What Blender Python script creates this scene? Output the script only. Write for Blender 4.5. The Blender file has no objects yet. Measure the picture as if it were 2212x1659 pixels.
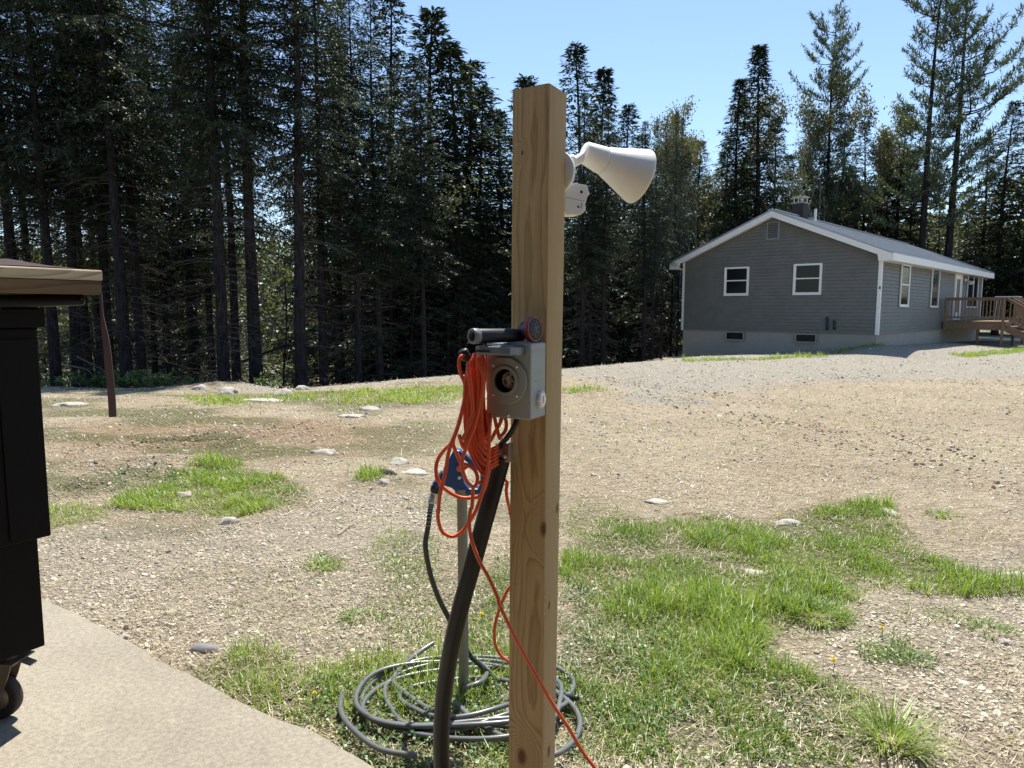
import bpy, math, random
import numpy as np
from mathutils import Matrix, Vector
R = math.radians
rnd = random.Random(7)
scene = bpy.context.scene
col = scene.collection

# ------------------------------------------------------------------ camera
F = 1515.0; TH = R(6.12); RO = R(.17); H = 1.4        # focal length in units of a 2212 px wide picture
cam_d = bpy.data.cameras.new('camera'); cam = bpy.data.objects.new('camera', cam_d); col.objects.link(cam)
cam_d.sensor_width = 36; cam_d.lens = 36 * F / 2212; cam_d.clip_start = .05; cam_d.clip_end = 2000
cam.matrix_world = Matrix.Translation((0, 0, H)) @ Matrix.Rotation(math.pi / 2 - TH, 4, 'X') @ Matrix.Rotation(RO, 4, 'Z')
scene.camera = cam
# ------------------------------------------------------------------ light
SUN_EL = R(65); SUN_AZ = R(9)                          # azimuth clockwise from +Y
world = bpy.data.worlds.new('World'); scene.world = world; world.use_nodes = True
wn = world.node_tree; bg = wn.nodes['Background']
sky = wn.nodes.new('ShaderNodeTexSky'); sky.sky_type = 'NISHITA'; sky.sun_disc = False
sky.sun_elevation = SUN_EL; sky.sun_rotation = SUN_AZ
sky.air_density = 1.0; sky.dust_density = .3; sky.ozone_density = 3.0
wn.links.new(sky.outputs[0], bg.inputs[0]); bg.inputs[1].default_value = .108
sun_d = bpy.data.lights.new('sun', 'SUN'); sun = bpy.data.objects.new('sun', sun_d); col.objects.link(sun)
sun_d.energy = 5.0; sun_d.angle = R(.5); sun_d.color = (1, .95, .86)
sd = Vector((math.sin(SUN_AZ) * math.cos(SUN_EL), math.cos(SUN_AZ) * math.cos(SUN_EL), math.sin(SUN_EL)))
sun.rotation_euler = sd.to_track_quat('Z', 'Y').to_euler()
scene.view_settings.view_transform = 'Standard'; scene.view_settings.look = 'None'
scene.view_settings.exposure = .88; scene.view_settings.gamma = 1
scene.cycles.max_bounces = 6; scene.cycles.transparent_max_bounces = 6
scene.cycles.diffuse_bounces = 4; scene.cycles.glossy_bounces = 3

# ------------------------------------------------------------------ helpers
def ray(px, py):
    a, b = px - 1106, py - 829.5
    c, s = math.cos(RO), math.sin(RO)
    u = (a * c + b * s) / F; v = (-a * s + b * c) / F
    c, s = math.cos(TH), math.sin(TH)
    return np.array([u, c - v * s, -s - v * c])
CAM = np.array([0, 0, H])
def at(px, py, Y):
    r = ray(px, py); return CAM + r * (Y / r[1])
def gnd(px, py, z=0.0):
    r = ray(px, py); return CAM + r * ((z - H) / r[2])

def vnoise(x, y, seed=0):
    x = np.asarray(x, float); y = np.asarray(y, float)
    xi = np.floor(x).astype(np.int64); yi = np.floor(y).astype(np.int64)
    fx = x - xi; fy = y - yi; fx = fx * fx * (3 - 2 * fx); fy = fy * fy * (3 - 2 * fy)
    def hsh(a, b):
        h = (a * 374761393 + b * 668265263 + seed * 144665) & 0xffffffff
        h = ((h ^ (h >> 13)) * 1274126177) & 0xffffffff
        return ((h ^ (h >> 16)) & 0xffff) / 65535.0
    return ((hsh(xi, yi) * (1 - fx) + hsh(xi + 1, yi) * fx) * (1 - fy) + (hsh(xi, yi + 1) * (1 - fx) + hsh(xi + 1, yi + 1) * fx) * fy)
def fbm(x, y, seed=0, o=3):
    t = 0; a = .5; n = 0
    for i in range(o):
        t = t + a * vnoise(x * 2 ** i, y * 2 ** i, seed + i); n += a; a *= .5
    return t / n
def sstep(a, b, x):
    t = np.clip((x - a) / (b - a), 0, 1); return t * t * (3 - 2 * t)

class MB:
    """collects vertices and faces; M transforms what is added"""
    def __init__(s, M=None): s.v = []; s.f = []; s.m = []; s.sm = []; s.M = M or Matrix.Identity(4)
    def add(s, vs, fs, mi=0, smooth=False):
        b = len(s.v)
        s.v += [tuple(s.M @ Vector(p)) for p in vs]
        s.f += [tuple(b + i for i in f) for f in fs]; s.m += [mi] * len(fs); s.sm += [smooth] * len(fs)
    def box(s, c, d, mi=0, rot=None, taper=None):
        x, y, z = [k / 2 for k in d]
        vs = [Vector(p) for p in ((-x, -y, -z), (x, -y, -z), (x, y, -z), (-x, y, -z), (-x, -y, z), (x, -y, z), (x, y, z), (-x, y, z))]
        if rot is not None: vs = [rot @ p for p in vs]
        vs = [p + Vector(c) for p in vs]
        s.add(vs, [(0, 3, 2, 1), (4, 5, 6, 7), (0, 1, 5, 4), (1, 2, 6, 5), (2, 3, 7, 6), (3, 0, 4, 7)], mi)
    def b2(s, lo, hi, mi=0): s.box([(a + b) / 2 for a, b in zip(lo, hi)], [b - a for a, b in zip(lo, hi)], mi)
    def bar(s, a, b, w, h, mi=0, up=(0, 0, 1)):
        a = Vector(a); b = Vector(b); d = (b - a); L = d.length; d.normalize()
        x = d.cross(Vector(up)); x.normalize(); u = x.cross(d)
        Rm = Matrix((x, d, u)).transposed()
        s.box((a + b) / 2, (w, L, h), mi, Rm)
    def tube(s, pts, r, n=8, mi=0, caps=True, smooth=True):
        P = [Vector(p) for p in pts]; k = len(P)
        rr = r if hasattr(r, '__len__') else [r] * k
        vs = []; fs = []; nrm = None
        for i in range(k):
            t = (P[min(i + 1, k - 1)] - P[max(i - 1, 0)])
            if t.length < 1e-9: t = Vector((0, 0, 1))
            t.normalize()
            if nrm is None:
                nrm = t.orthogonal().normalized()
            else:
                nrm = nrm - t * nrm.dot(t)
                nrm = nrm.normalized() if nrm.length > 1e-6 else t.orthogonal().normalized()
            bn = t.cross(nrm)
            for j in range(n):
                a = 2 * math.pi * j / n
                vs.append(P[i] + (nrm * math.cos(a) + bn * math.sin(a)) * rr[i])
        for i in range(k - 1):
            for j in range(n):
                fs.append((i * n + j, i * n + (j + 1) % n, (i + 1) * n + (j + 1) % n, (i + 1) * n + j))
        s.add(vs, fs, mi, smooth)
        if caps:
            s.add(vs[:n], [tuple(range(n - 1, -1, -1))], mi); s.add(vs[-n:], [tuple(range(n))], mi)
    def lathe(s, o, axis, prof, n=32, mi=0, smooth=True):
        """prof: (distance along axis, radius)"""
        o = Vector(o); ax = Vector(axis).normalized(); x = ax.orthogonal().normalized(); y = ax.cross(x)
        vs = []; fs = []
        for (t, r) in prof:
            for j in range(n):
                a = 2 * math.pi * j / n; vs.append(o + ax * t + (x * math.cos(a) + y * math.sin(a)) * max(r, 1e-5))
        for i in range(len(prof) - 1):
            for j in range(n):
                fs.append((i * n + j, i * n + (j + 1) % n, (i + 1) * n + (j + 1) % n, (i + 1) * n + j))
        s.add(vs, fs, mi, smooth)
    def prism(s, poly, z0, z1, mi=0):
        """poly in local XY, extruded along local Z"""
        n = len(poly)
        vs = [(p[0], p[1], z0) for p in poly] + [(p[0], p[1], z1) for p in poly]
        fs = [tuple(range(n - 1, -1, -1)), tuple(range(n, 2 * n))] + [(i, (i + 1) % n, n + (i + 1) % n, n + i) for i in range(n)]
        s.add(vs, fs, mi)

def spline(pts, k=6):
    P = [np.array(p, float) for p in pts]; P = [2 * P[0] - P[1]] + P + [2 * P[-1] - P[-2]]
    out = []
    for i in range(1, len(P) - 2):
        for j in range(k):
            t = j / k; a, b, c, d = P[i - 1:i + 3]
            out.append(.5 * ((2 * b) + (-a + c) * t + (2 * a - 5 * b + 4 * c - d) * t * t + (-a + 3 * b - 3 * c + d) * t ** 3))
    out.append(P[-2]); return out

def setprops(o, label=None, cat=None, group=None, kind=None):
    if label: o['label'] = label
    if cat: o['category'] = cat
    if group: o['group'] = group
    if kind: o['kind'] = kind
    return o
def wloc(o):
    v = Vector((0, 0, 0))
    while o is not None: v = v + o.location; o = o.parent
    return v
def thing(name, loc, label, cat, group=None):
    o = bpy.data.objects.new(name, None); col.objects.link(o); o.location = Vector(loc); o.empty_display_size = .1
    return setprops(o, label, cat, group)
def obj(name, mb, mats, parent=None, loc=None, bevel=0, local=False, **kw):
    """one mesh object; vertices are world coordinates unless local"""
    if not isinstance(mats, (list, tuple)): mats = [mats]
    me = bpy.data.meshes.new(name)
    if parent is None:
        if loc is None:
            xs = np.array(mb.v); loc = ((xs[:, 0].min() + xs[:, 0].max()) / 2, (xs[:, 1].min() + xs[:, 1].max()) / 2, xs[:, 2].min())
        off = Vector(loc)
    else: off = wloc(parent)
    if local: off = Vector((0, 0, 0))
    me.from_pydata([tuple(Vector(p) - off) for p in mb.v], [], mb.f)
    me.polygons.foreach_set('material_index', mb.m); me.polygons.foreach_set('use_smooth', mb.sm)
    for m in mats: me.materials.append(m)
    me.update()
    o = bpy.data.objects.new(name, me); col.objects.link(o)
    if parent is not None: o.parent = parent
    else: o.location = Vector(loc)
    if bevel:
        b = o.modifiers.new('bevel', 'BEVEL'); b.width = bevel; b.segments = 2; b.limit_method = 'ANGLE'; b.angle_limit = R(40); b.harden_normals = False
    return setprops(o, **kw)

def npmesh(name, V, Fc, mats, tint=None, mi=None, smooth=False):
    """fast mesh from numpy arrays, Fc (n,3) or (n,4); tint per face"""
    me = bpy.data.meshes.new(name); V = np.asarray(V, np.float32); Fc = np.asarray(Fc, np.int32)
    k = Fc.shape[1]; n = len(Fc)
    me.vertices.add(len(V)); me.vertices.foreach_set('co', V.ravel())
    me.loops.add(n * k); me.loops.foreach_set('vertex_index', Fc.ravel())
    me.polygons.add(n); me.polygons.foreach_set('loop_start', np.arange(0, n * k, k, dtype=np.int32))
    me.polygons.foreach_set('use_smooth', np.full(n, smooth))
    if mi is not None: me.polygons.foreach_set('material_index', np.asarray(mi, np.int32))
    for m in mats: me.materials.append(m)
    if tint is not None:
        a = me.attributes.new('tint', 'FLOAT', 'FACE'); a.data.foreach_set('value', np.asarray(tint, np.float32))
    me.update(calc_edges=True); return me
def link_mesh(name, me, parent=None, loc=(0, 0, 0), **kw):
    o = bpy.data.objects.new(name, me); col.objects.link(o); o.location = loc
    if parent is not None: o.parent = parent
    return setprops(o, **kw)

# ------------------------------------------------------------------ materials
class NT:
    def __init__(s, name):
        s.mat = bpy.data.materials.new(name); s.mat.use_nodes = True; s.t = s.mat.node_tree
        s.b = s.t.nodes['Principled BSDF']; s.out = s.t.nodes['Material Output']
    def n(s, typ, **kw):
        nd = s.t.nodes.new('ShaderNode' + typ)
        for k, v in kw.items():
            if hasattr(nd, k): setattr(nd, k, v)
        return nd
    def l(s, a, b): s.t.links.new(a, b)
    def put(s, inp, v):
        if isinstance(v, bpy.types.NodeSocket): s.l(v, inp)
        else: inp.default_value = v
    def coord(s, scale=(1, 1, 1), kind='Object'):
        tc = s.n('TexCoord'); mp = s.n('Mapping'); s.l(tc.outputs[kind], mp.inputs[0]); mp.inputs[3].default_value = scale
        return mp.outputs[0]
    def noise(s, vec, scale, detail=4, rough=.6, dist=0):
        nd = s.n('TexNoise'); s.l(vec, nd.inputs['Vector']); nd.inputs['Scale'].default_value = scale
        nd.inputs['Detail'].default_value = detail; nd.inputs['Roughness'].default_value = rough; nd.inputs['Distortion'].default_value = dist
        return nd.outputs[0]
    def voro(s, vec, scale, out='Distance', feature='F1'):
        nd = s.n('TexVoronoi'); nd.feature = feature; s.l(vec, nd.inputs['Vector']); nd.inputs['Scale'].default_value = scale
        return nd.outputs[out]
    def ramp(s, fac, stops):
        nd = s.n('ValToRGB'); s.put(nd.inputs[0], fac); e = nd.color_ramp.elements
        while len(e) < len(stops): e.new(.5)
        for i, (p, c) in enumerate(stops):
            e[i].position = p; e[i].color = (c if hasattr(c, '__len__') else (c, c, c)) if False else ((*c, 1) if hasattr(c, '__len__') else (c, c, c, 1))
        return nd.outputs[0]
    def mix(s, fac, a, b, mode='MIX'):
        nd = s.n('MixRGB'); nd.blend_type = mode
        for i, v in ((0, fac), (1, a), (2, b)):
            if isinstance(v, tuple): v = (*v, 1)
            s.put(nd.inputs[i], v)
        return nd.outputs[0]
    def math(s, op, a, b=0, c=None, clamp=False):
        nd = s.n('Math'); nd.operation = op; nd.use_clamp = clamp
        s.put(nd.inputs[0], a); s.put(nd.inputs[1], b)
        if c is not None: s.put(nd.inputs[2], c)
        return nd.outputs[0]
    def attr(s, name, out='Fac'):
        nd = s.n('Attribute'); nd.attribute_name = name; return nd.outputs[out]
    def bump(s, h, st=.3, dist=.01):
        nd = s.n('Bump'); s.l(h, nd.inputs['Height']); nd.inputs['Strength'].default_value = st; nd.inputs['Distance'].default_value = dist
        s.l(nd.outputs[0], s.b.inputs['Normal'])
    def base(s, c, rough=.8, metal=0, spec=None):
        s.put(s.b.inputs['Base Color'], (*c, 1) if isinstance(c, tuple) else c); s.put(s.b.inputs['Roughness'], rough)
        s.b.inputs['Metallic'].default_value = metal
        if spec is not None: s.b.inputs['Specular IOR Level'].default_value = spec
        return s

def simple(name, c, rough=.6, metal=0, var=.25, scale=30, bump=0, spec=None, bscale=None):
    t = NT(name); v = t.coord()
    n = t.noise(v, scale, 5); n2 = t.noise(v, scale * .13, 3)
    k = t.math('MULTIPLY_ADD', t.math('ADD', n, n2), var, 1 - var)
    cc = t.mix(1, c, k, 'MULTIPLY'); t.base(cc, rough, metal, spec)
    if bump: t.bump(t.noise(v, bscale or scale * 2, 6), bump, .005)
    return t.mat

def leafmat(name, c1, c2, trans=.35, tcol=None, rough=.6):
    t = NT(name); a = t.attr('tint'); oi = t.n('ObjectInfo')
    f = t.math('MULTIPLY_ADD', oi.outputs['Random'], .3, t.math('MULTIPLY', a, .7))
    c = t.mix(f, c1, c2)
    d = t.n('BsdfDiffuse'); t.l(c, d.inputs[0])
    g = t.n('BsdfGlossy'); g.inputs['Roughness'].default_value = .45; g.inputs[0].default_value = (.6, .65, .6, 1)
    tr = t.n('BsdfTranslucent'); t.l(t.mix(1, c, tcol or (1.6, 1.5, .7), 'MULTIPLY'), tr.inputs[0])
    m = t.n('MixShader'); m.inputs[0].default_value = trans; t.l(d.outputs[0], m.inputs[1]); t.l(tr.outputs[0], m.inputs[2])
    m2 = t.n('MixShader'); m2.inputs[0].default_value = .06; t.l(m.outputs[0], m2.inputs[1]); t.l(g.outputs[0], m2.inputs[2])
    t.l(m2.outputs[0], t.out.inputs[0]); return t.mat

M = {}
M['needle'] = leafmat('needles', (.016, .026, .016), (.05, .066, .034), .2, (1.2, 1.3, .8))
M['pine'] = leafmat('pine_needles', (.035, .055, .038), (.09, .125, .075), .25)
M['budleaf'] = leafmat('spring_leaves', (.07, .082, .045), (.15, .15, .085), .35)
M['under'] = leafmat('understory_leaves', (.03, .04, .022), (.12, .14, .07), .35)
M['grass'] = leafmat('grass_blades', (.085, .175, .02), (.31, .40, .08), .45, (1.3, 1.3, .6))
M['clover'] = leafmat('clover_leaves', (.05, .11, .03), (.13, .21, .06), .3)
M['straw'] = leafmat('dead_straw', (.16, .115, .06), (.56, .47, .31), .2, (1, 1, 1))
def bark(name, a, b, sc):
    t = NT(name); v = t.coord((1, 1, .22)); n = t.noise(v, sc, 5, .7); t.base(t.ramp(n, [(.35, a), (.65, b)]), .95, 0, .1)
    t.bump(n, .6, .02); return t.mat
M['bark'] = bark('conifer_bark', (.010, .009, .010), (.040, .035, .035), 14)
M['twig'] = bark('dead_twig_bark', (.05, .045, .04), (.14, .125, .115), 30)
M['palebark'] = bark('pale_bark', (.16, .15, .15), (.42, .39, .38), 9)

# pressure-treated post wood: real rings around a pith outside the timber
def woodmat(name, knots, c0, c1, c2, pith=(.03, .075), freq=210, gl=None, axis='Z', rot=0):
    t = NT(name); tc = t.n('TexCoord'); sp = t.n('SeparateXYZ'); mr = t.n('Mapping'); mr.inputs[2].default_value = (0, 0, rot); t.l(tc.outputs['Object'], mr.inputs[0]); t.l(mr.outputs[0], sp.inputs[0])
    X, Y, Z = sp.outputs
    if axis == 'Y': Y, Z = Z, Y
    if axis == 'X': X, Z = Z, X
    cb = t.n('CombineXYZ'); t.l(X, cb.inputs[0]); t.l(Y, cb.inputs[1]); t.l(Z, cb.inputs[2])
    v = cb.outputs[0]
    def mp(sc):
        m_ = t.n('Mapping'); t.l(v, m_.inputs[0]); m_.inputs[3].default_value = sc; return m_.outputs[0]
    lo = t.noise(mp((6, 6, 1.3)), 1, 2); hi = t.noise(mp((25, 25, 3)), 1, 3)
    dx = t.math('ADD', t.math('SUBTRACT', X, pith[0]), t.math('MULTIPLY', t.math('SUBTRACT', lo, .5), .09))
    dy = t.math('SUBTRACT', Y, pith[1])
    r = t.math('SQRT', t.math('ADD', t.math('MULTIPLY', dx, dx), t.math('MULTIPLY', dy, dy)))
    r = t.math('ADD', r, t.math('MULTIPLY', t.math('SUBTRACT', hi, .5), .008))
    dark = None
    for (kx, ky, kz, kr) in knots:
        c = t.n('CombineXYZ')
        t.l(t.math('SUBTRACT', X, kx), c.inputs[0]); t.l(t.math('SUBTRACT', Y, ky), c.inputs[1]); t.l(t.math('MULTIPLY', t.math('SUBTRACT', Z, kz), .55), c.inputs[2])
        L = t.n('VectorMath'); L.operation = 'LENGTH'; t.l(c.outputs[0], L.inputs[0])
        g = t.math('EXPONENT', t.math('MULTIPLY', t.math('MULTIPLY', L.outputs['Value'], L.outputs['Value']), -1 / (2.2 * kr) ** 2))
        r = t.math('ADD', r, t.math('MULTIPLY', g, .045))
        k = t.math('SUBTRACT', 1, t.math('DIVIDE', L.outputs['Value'], kr), clamp=True)
        k = t.math('MULTIPLY', k, 1.7, clamp=True)
        dark = k if dark is None else t.math('MAXIMUM', dark, k)
    ring = t.math('FRACT', t.math('MULTIPLY', r, freq))
    base = t.ramp(ring, [(0, c0), (.55, c1), (.86, c2), (1, c0)])
    fine = t.noise(mp((420, 420, 5)), 1, 3, .7)
    base = t.mix(.38, base, t.ramp(fine, [(.3, .35), (.7, 1.0)]), 'MULTIPLY')
    blot = t.noise(mp((9, 9, 2.0)), 1, 4)
    base = t.mix(t.ramp(blot, [(.42, 0), (.75, .45)]), base, gl or (.40, .33, .15))
    spots = t.noise(mp((70, 70, 40)), 1, 5, .75)
    base = t.mix(t.ramp(spots, [(.62, 0), (.72, .35)]), base, (.16, .12, .08))
    if dark is not None:
        base = t.mix(dark, base, (.14, .07, .03))
    t.base(base, .75, 0, .25)
    t.bump(t.math('ADD', t.math('MULTIPLY', ring, .25), fine), .35, .0015)
    return t.mat

def siding():
    t = NT('vinyl_siding'); v = t.coord((1, 1, 1)); n = t.noise(v, 3, 4)
    t.base(t.mix(t.ramp(n, [(.3, 0), (.7, 1)]), (.122, .122, .110), (.150, .150, .136)), .55, 0, .4)
    t.bump(t.noise(t.coord((30, 30, 3)), 8, 4), .1, .003); return t.mat
M['siding'] = siding()
M['trim'] = simple('white_trim_paint', (.72, .72, .70), .5, 0, .1, 4)
M['concrete_wall'] = simple('foundation_concrete', (.31, .29, .25), .9, 0, .3, 3, .3, bscale=40)
t = NT('standing_seam_metal'); v = t.coord(); t.base(t.mix(t.noise(v, 1.5, 4), (.27, .285, .31), (.40, .415, .44)), .36, .5); M['metalroof'] = t.mat
t = NT('window_glass'); t.base((.010, .013, .017), .12, 0, .22); M['glass'] = t.mat
t = NT('deck_wood'); v = t.coord((4, 4, 1.2)); n = t.noise(v, 8, 5); t.base(t.ramp(n, [(.3, (.12, .075, .045)), (.7, (.25, .165, .10))]), .85); M['deck'] = t.mat
M['darkvent'] = simple('dark_vent', (.02, .02, .022), .6)
M['blackmetal'] = simple('black_painted_steel', (.006, .005, .005), .6, 0, .3, 12, .08, .12)
M['blackplastic'] = simple('black_plastic', (.016, .017, .02), .45, 0, .2, 40, 0, .3)
M['poly'] = simple('black_polyethylene', (.009, .009, .009), .4, 0, .4, 25, .05, .3)
M['hose'] = simple('grey_rubber_hose', (.12, .125, .125), .28, 0, .35, 30, .05)
M['darkhose'] = simple('dark_hose', (.02, .022, .024), .35, 0, .3, 30)
M['orange'] = simple('orange_cord_jacket', (.66, .095, .028), .5, 0, .3, 60, .1)
M['greybox'] = simple('grey_pvc_box', (.30, .325, .31), .5, 0, .12, 20, .03)
M['greyflap'] = simple('grey_flip_cover', (.15, .175, .195), .4, 0, .15, 25, .03)
M['whiteplast'] = simple('white_plastic', (.80, .79, .75), .38, 0, .08, 10)
M['screw'] = simple('bright_screw', (.8, .8, .78), .3, .8)
M['brass'] = simple('pale_inlet_blades', (.82, .84, .80), .4)
M['bluecast'] = simple('blue_cast_iron_paint', (.01, .05, .16), .4, 0, .3, 30, .08)
M['galv'] = simple('weathered_galvanised_pipe', (.24, .23, .19), .6, .5, .4, 18, .1)
M['silver'] = simple('bright_fitting', (.6, .58, .54), .3, .8)
M['redring'] = simple('red_rubber_ring', (.30, .045, .04), .5)
M['rubber'] = simple('caster_rubber', (.03, .022, .02), .7)
M['castermetal'] = simple('dull_zinc_fork', (.28, .22, .17), .5, .5, .4, 25)
M['cloth'] = simple('dark_red_cloth', (.028, .010, .012), .9, 0, .3, 60, .3)
M['strap'] = simple('brown_strap', (.09, .05, .045), .8, 0, .4, 40, .3)
M['yellow'] = simple('dandelion_petals', (.8, .6, .02), .7, 0, .2, 200)
M['brick'] = simple('chimney_block', (.035, .033, .03), .9, 0, .4, 6, .3)

t = NT('slab_concrete'); v = t.coord()
n1 = t.noise(v, 1.2, 5, .6); n2 = t.noise(v, 55, 6, .75); n3 = t.voro(v, 190); n4 = t.noise(v, 9, 5, .65)
c = t.mix(t.ramp(n1, [(.35, 0), (.7, 1)]), (.32, .285, .225), (.235, .21, .165))
c = t.mix(.6, c, t.ramp(n2, [(.34, .5), (.62, 1.15)]), 'MULTIPLY')
c = t.mix(.4, c, t.ramp(n3, [(.1, .55), (.45, 1.1)]), 'MULTIPLY')
c = t.mix(t.ramp(n4, [(.60, 0), (.78, .4)]), c, (.46, .41, .31))
c = t.mix(t.ramp(t.noise(v, 17, 4, .7), [(.66, 0), (.72, .6)]), c, (.20, .16, .12))
t.base(c, .9, 0, .2); t.bump(t.math('ADD', n2, t.math('MULTIPLY', n3, .6)), .55, .004); M['slab'] = t.mat

t = NT('yard_ground'); v = t.coord(kind='Object')
cr = t.attr('zones', 'Color'); sp = t.n('SeparateColor'); t.l(cr, sp.inputs[0]); zR, zG, zB = sp.outputs
vs = t.coord((1, 2.4, 1)); n0 = t.noise(v, .5, 4); n1 = t.noise(vs, 7, 6, .75); n2 = t.noise(v, 45, 5, .8); vo = t.voro(v, 38); vo2 = t.voro(v, 90)
soil = t.mix(t.ramp(n1, [(.3, 0), (.7, 1)]), (.34, .28, .19), (.80, .68, .49))
soil = t.mix(t.ramp(n0, [(.35, 0), (.7, .45)]), soil, (.36, .26, .17))
grav = t.mix(t.ramp(n2, [(.3, 0), (.7, 1)]), (.30, .275, .225), (.64, .59, .49))
orng = t.mix(t.ramp(n1, [(.3, 0), (.7, 1)]), (.25, .15, .085), (.46, .31, .19))
moss_shade = t.mix(t.ramp(n2, [(.35, 0), (.65, 1)]), (.05, .075, .022), (.22, .23, .09))  # green cover, its dark tone also paints the shade gaps between grass blades
cc = t.mix(zG, soil, orng); cc = t.mix(zR, cc, grav); cc = t.mix(zB, cc, moss_shade)
cc = t.mix(.6, cc, t.ramp(vo, [(.05, 1.35), (.5, .5)]), 'MULTIPLY')
cc = t.mix(.55, cc, t.ramp(n2, [(.3, .45), (.62, 1.3)]), 'MULTIPLY')
pb = t.ramp(t.voro(t.coord((1, 1.6, 1)), 21, 'Distance'), [(.10, 1), (.17, 0)])
cc = t.mix(t.math('MULTIPLY', pb, .55), cc, (.55, .51, .44))
t.base(cc, .95, 0, .15); hh = t.math('ADD', t.math('MULTIPLY', vo, -.8), t.math('ADD', n2, t.math('MULTIPLY', vo2, -.5))); t.bump(hh, 1.0, .03)
M['ground'] = t.mat
def stone(name, a, b):
    t = NT(name); v = t.coord(); n = t.noise(v, 25, 5, .7); oi = t.n('ObjectInfo'); tn = t.attr('tint')
    t.base(t.mix(t.math('ADD', t.math('MULTIPLY', n, .4), t.math('MULTIPLY', tn, .6)), a, b), .85, 0, .25); t.bump(n, .4, .004); return t.mat
M['stone'] = stone('pale_chips', (.18, .15, .11), (.66, .59, .46))
M['rock'] = simple('pale_rock', (.36, .33, .28), .85, 0, .35, 22, .4)
M['greyrock'] = simple('grey_rock', (.17, .165, .17), .85, 0, .35, 22, .4)
M['darkrock'] = simple('dark_slate_rock', (.07, .07, .06), .8, 0, .35, 22, .4)
# ------------------------------------------------------------------ terrain
HY = R(43.13); HO = np.array([11.54, 22.21])
HX = np.array([math.cos(HY), -math.sin(HY)]); HYV = np.array([math.sin(HY), math.cos(HY)])
CU = np.array([-3, -.66, -.336, -.07, .082, .244, .392, .524, .656, .73, 3]); CYc = np.array([13.5, 13.4, 12.9, 15.9, 17.6, 20.2, 22.0, 24.3, 26.7, 28, 40])
def softpl(x, w=.8): return w * np.log1p(np.exp(np.clip(x / w, -30, 30)))
RUT = [(gnd(300, 958), gnd(500, 950), .07, .075), (gnd(190, 968), gnd(265, 962), .06, .05), (gnd(205, 1012), gnd(290, 1004), .12, .06), (gnd(335, 1003), gnd(385, 998), .12, .07),
       (gnd(1900, 925), gnd(2120, 1000), .06, .035), (gnd(1480, 880), gnd(1850, 935), .06, .02), (gnd(120, 1050), gnd(205, 1045), .08, .05), (gnd(1290, 815), gnd(1700, 872), .10, .025), (gnd(1350, 850), gnd(1560, 872), .09, .03), (gnd(1560, 905), gnd(1800, 960), .07, .02), (gnd(1700, 905), gnd(2212, 1060), .07, .02), (gnd(330, 940), gnd(760, 918), .08, .03), (gnd(1780, 812), gnd(2212, 830), .15, .03)]
def terr(x, y):
    x = np.asarray(x, float); y = np.asarray(y, float)
    u = x / np.maximum(y, 2.0)
    yc = np.interp(u, CU, CYc)
    k = np.interp(u, [-.3, .08, .2, .244, .45], [.30, .20, .08, .06, .0])
    z = -k * (softpl(y - yc, .5) - softpl(yc * 0 - 3, .5))
    z = np.maximum(z, -5 - .02 * y)
    # house grading
    lx = (x - HO[0]) * HX[0] + (y - HO[1]) * HX[1]; ly = (x - HO[0]) * HYV[0] + (y - HO[1]) * HYV[1]
    dx = np.maximum(np.maximum(-6.9 - lx, lx), 0); dy = np.maximum(np.maximum(-ly, ly - 16), 0); d = np.hypot(dx, dy)
    hz = np.clip(.28 + .1 * lx, -.45, .28) - .02 * np.clip(ly, 0, 14)
    z = z + (hz - z) * (1 - sstep(.3, 2.6, d))
    z = z - .02 - .015 * sstep(8, 2, y)
    near = sstep(40, 15, y)
    z = z + near * ((fbm(x * .7, y * .7, 3) - .5) * .05 + (fbm(x * 4, y * 4, 9, 3) - .5) * .03)
    for a, b, w, dep in RUT:
        ax, ay = a[0], a[1]; ex_, ey_ = b[0] - ax, b[1] - ay; L2 = ex_ ** 2 + ey_ ** 2
        tt = np.clip(((x - ax) * ex_ + (y - ay) * ey_) / L2, 0, 1); dd = np.hypot(x - ax - tt * ex_, y - ay - tt * ey_)
        z = z - dep * np.exp(-(dd / w) ** 2) * 1.0 + dep * .55 * np.exp(-((dd - 2.3 * w) / w) ** 2)
    z = z + .16 * np.exp(-(((x + 5.3) / .9) ** 2 + ((y - 13.0) / .5) ** 2))
    return z
def tz(x, y): return float(terr(np.array([x]), np.array([y]))[0])

def W(poly, z=0.0): return np.array([gnd(px, py, z)[:2] for px, py in poly])
def inpoly(x, y, P):
    c = np.zeros(x.shape, bool); n = len(P)
    for i in range(n):
        x1, y1 = P[i]; x2, y2 = P[(i + 1) % n]
        hit = ((y1 > y) != (y2 > y)) & (x < (x2 - x1) * (y - y1) / (y2 - y1 + 1e-12) + x1); c ^= hit
    return c
def softpoly(x, y, P, f=.3, seed=1, sc=1.0):
    """fraction inside over a few noise-shifted samples"""
    t = 0
    for i in range(5):
        t = t + inpoly(x + (fbm(x * sc, y * sc, seed + i) - .5) * 2 * f + rnd.uniform(-f, f) * .4, y + (fbm(x * sc + 9, y * sc + 5, seed + 20 + i) - .5) * 2 * f + rnd.uniform(-f, f) * .4, P)
    return t / 5.0

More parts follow.
